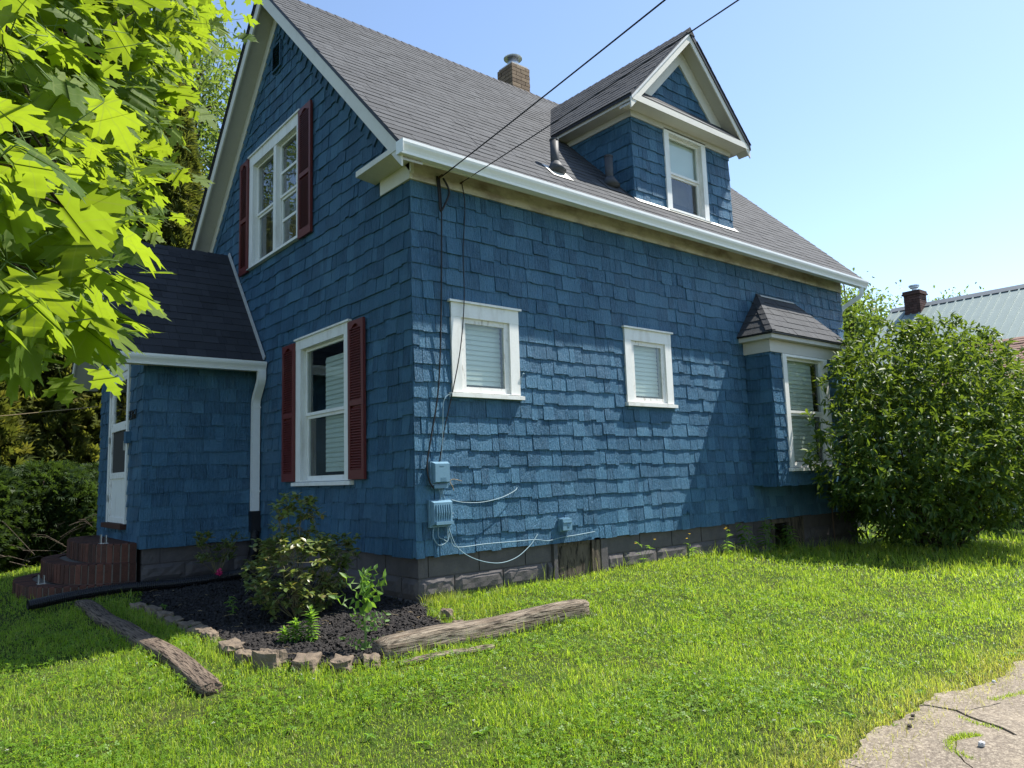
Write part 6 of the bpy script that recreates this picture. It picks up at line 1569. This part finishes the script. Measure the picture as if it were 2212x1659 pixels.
# yew hedge: each bush of it
for i, (x, y, r_, h) in enumerate(((-5.6, 9.3, 1.1, 1.75), (-4.2, 9.0, 1.05, 1.7), (-2.9, 9.0, 1.0, 1.72), (-1.75, 9.4, 0.95, 1.66), (-0.75, 9.8, 0.9, 1.62))):
    conifer('yew_bush', x, y, h, r_, 6500, 'yew', ('yew bush at the outer end of the hedge beyond the maple', 'yew bush with light tips left of the brick steps', 'yew bush with bare twigs behind the brick steps', 'yew bush reaching up to the entry corner', 'yew bush half hidden behind the entry wall')[i], .17, 'bush', lambda t: np.clip(.55+t*1.6, 0, 1)*np.sqrt(np.clip(1-np.clip(t-.72, 0, 1)/.30, 0, 1)), group='yew bushes of the hedge', seed=20+i, upw=.35)
mb = MB()
for i in range(60):
    x, y = random.uniform(-4.4, -1.2), random.uniform(7.75, 8.5); z = g(x, y)+random.uniform(.05, .7); d = Vector((random.gauss(0, .5), random.gauss(-.2, .2), random.gauss(.25, .5)))
    mb.tube([(x, y, z), Vector((x, y, z))+d*.4, Vector((x, y, z))+d*.7+Vector((0, 0, -.1))], [.007, .005, .002], 4)
tag(mb.build('hedge_twigs', 'bark'), 'bare grey twigs sticking out of the lower hedge', 'twigs', kind='stuff')
tag(MB().box((-1.36, 6.95, -.6), (-1.31, 7.0, .62)).build('garden_stake', 'oldwood', None, base=(-1.33, 6.97, -.6)), 'brown wooden stake standing behind the corner of the entry', 'stake')
tag(MB().tube([(-7, 7.6, 1.75), (-4, 7.4, 1.66), (-1.5, 6.43, 1.95)], .006, 5).build('clothes_line', 'straw', None, base=(-1.5, 6.43, 1.95)), 'thin pale line strung across in front of the cedars', 'line')

# ---- broadleaf trees
def tree(name, x, y, zc, rad3, h0, n_cl, per, ls, mat, lab, seed, trunk_r=.2, narrow=False):
    zb = g(x, y); root = empty(name, (x, y, zb)); tag(root, lab, 'tree'); rn = random.Random(seed)
    mb = MB(); mb.tube([(x, y, zb-.1), (x+.1, y, zb+(zc-zb)*.6), (x, y, zc+rad3[2]*.5)], [trunk_r, trunk_r*.7, trunk_r*.2], 8); cs = []
    for i in range(n_cl):
        d = np.array([rn.gauss(0, 1), rn.gauss(0, 1), rn.gauss(.15, 1)]); d /= np.linalg.norm(d); f_ = (.35+.65*rn.random()**.6)*(1+.25*mnoise.noise((d[0]*2+seed, d[1]*2, d[2]*2)))
        c = np.array([x, y, zc])+d*np.array(rad3)*f_; cs.append(c)
        if i % 4 == 0: mb.tube([(x, y, zb+(zc-zb)*rn.uniform(.45, .9)), tuple((c+np.array([x, y, zc]))/2), tuple(c)], [trunk_r*.3, trunk_r*.17, .02], 5)
    mb.build('trunk', 'bark', root, True)
    cs = np.array(cs); P = np.repeat(cs, per, 0)+RNG.normal(0, 1, (n_cl*per, 3))*np.array([1, 1, .6])*(ls*2.6)
    n = len(P); A = unit(n); A[:, 2] -= .2
    V, F, r_ = scatter(*leaf_tpl(.3 if narrow else .5, .1, .2), P-np.array([x, y, zb]), rot_from(A, unit(n, 1.2)), RNG.uniform(ls*.6, ls*1.25, n), RNG.random(n))
    tag(link_obj('crown', np_mesh('crown', V, F, r_, M[mat]), root), kind='stuff'); return root
tree('locust_tree', 3.0, 20.5, 13.2, (3.0, 3.0, 4.6), 8, 420, 26, .26, 'tree', 'light green feathery tree above the cedars left of the gable', 3, .25, True)
tree('locust_tree', -5.5, 24.0, 13.5, (4.2, 3.5, 5.0), 8, 330, 22, .30, 'tree', 'pale green feathery tree far behind the maple branches', 5, .28, True)
tree('backyard_tree', 15.5, 18.2, 10.6, (2.6, 2.6, 3.4), 6, 200, 22, .28, 'tree', 'tree whose top shows at both sides of the brick chimney', 7, .25)
tree('distant_tree', 22.6, 6.6, 5.0, (1.8, 1.9, 2.2), 4, 330, 34, .15, 'tree', 'round green tree between the house corner and the metal roof', 9, .22)
tree('distant_tree', 30.0, 5.6, 5.6, (1.6, 1.9, 1.9), 4, 200, 30, .15, 'tree', 'treetops just showing over the pale metal roof', 12, .25)
tree('distant_tree', 34.0, -4.0, 3.6, (3.0, 4.5, 3.2), 4, 160, 20, .32, 'tree', 'low tree far behind the right end of the neighbour house', 13, .25)

# ---- neighbour house
nh = empty('neighbour_house', (20, -2, -0.7)); tag(nh, 'neighbouring house with pale green ribbed metal roof and dark brick chimney', 'house')
NX, NZ, EX_, EZ_ = 20.0, 5.49, 15.9, 2.75
MB().box((16.3, -9, -1.2), (23.7, 3.6, 2.9)).prism([(16.3, 3.45, 2.9), (23.7, 3.45, 2.9), (20, 3.45, 5.35)], (0, .15, 0)).build('wall', 'siding', nh)
nroof = MB().prism([(EX_, 3.95, EZ_), (EX_, -9.4, EZ_), (NX, -9.4, NZ), (NX, 3.95, NZ)], (0, 0, -.08)).prism([(40-EX_, 3.95, EZ_), (NX, 3.95, NZ), (NX, -9.4, NZ), (40-EX_, -9.4, EZ_)], (0, 0, -.08)).build('roof', 'metal_roof', nh)
sl_ = Vector((NX-EX_, 0, NZ-EZ_)); nrm = Vector((-(NZ-EZ_), 0, NX-EX_)).normalized()
pr = MB(); a = Vector((0, 0, 0)); w_ = .03
pr.add([a+Vector((0, -w_, 0)), a+Vector((0, w_, 0)), a+Vector((0, w_*.5, 0))+nrm*.028, a+Vector((0, -w_*.5, 0))+nrm*.028, a+sl_+Vector((0, -w_, 0)), a+sl_+Vector((0, w_, 0)), a+sl_+Vector((0, w_*.5, 0))+nrm*.028, a+sl_+Vector((0, -w_*.5, 0))+nrm*.028],
       [(0,1,2,3),(1,5,6,2),(2,6,7,3),(3,7,4,0),(7,6,5,4)])
pm = pr.build('rib', 'metal_roof', None)
for k in range(58):
    o = pm if k == 0 else pm.copy()
    if k: COL.objects.link(o)
    o.parent = nroof; o.location = Vector((EX_, 3.9-k*.2286, EZ_))-rootloc(nh)
MB().prism([(NX-.2, 3.97, NZ-.10), (NX, 3.97, NZ+.05), (NX+.2, 3.97, NZ-.10)], (0, -13.4, 0)).build('ridge_cap', 'metal_dark', nroof)
boxo('window', (16.25, -2.0, .6), (16.299, -1.0, 2.1), 'white', nh)
nc = MB().box((19.52, 2.95, 3.9), (19.98, 3.36, 5.86)).build('chimney', 'mortar_d', nh)
brick_stack(19.5, 20.0, 2.93, 3.38, 4.72, 5.75, .0735, .215, .09, 'nbrick', nc)
MB().box((19.46, 2.89, 5.752), (20.04, 3.42, 5.80)).box((19.48, 2.91, 5.801), (20.02, 3.40, 5.87)).build('chimney_cap', 'nbrick', nc)
MB().tube([(19.75, 3.15, 5.87), (19.75, 3.15, 5.98), (19.75, 3.15, 5.985), (19.75, 3.15, 6.02), (19.75, 3.15, 6.03), (19.75, 3.15, 6.07)], [.07, .07, .12, .12, .15, .15], 12).build('flue_cap', 'galv', nc)
MB().box((19.44, 2.88, 4.6), (20.02, 3.43, 4.98)).build('flashing', 'metal_roof', nc)
# brown shingled porch roof in front of it
pf = Frame((13.6, 0, 2.35), (0, 1, 0), (-.45, 0, .893), (.893, 0, .45))
pb = MB().prism([(13.6, .9, 2.35), (13.6, -7, 2.35), (15.88, -7, 3.50), (15.88, .9, 3.50)], (0, 0, -.06)).build('porch_roof', 'drip', nh)
cover('n', pb, pf, -7, .9, 0, 2.56, .16, (.25, .6), .02, (0, 0, .01))
finalize('n', 'brown_roof', 'porch_shingle', 120)
for y in (.7, -3, -6.8): boxo('porch_post', (13.75, y-.06, -1), (13.87, y+.06, 2.30), 'white', nh)
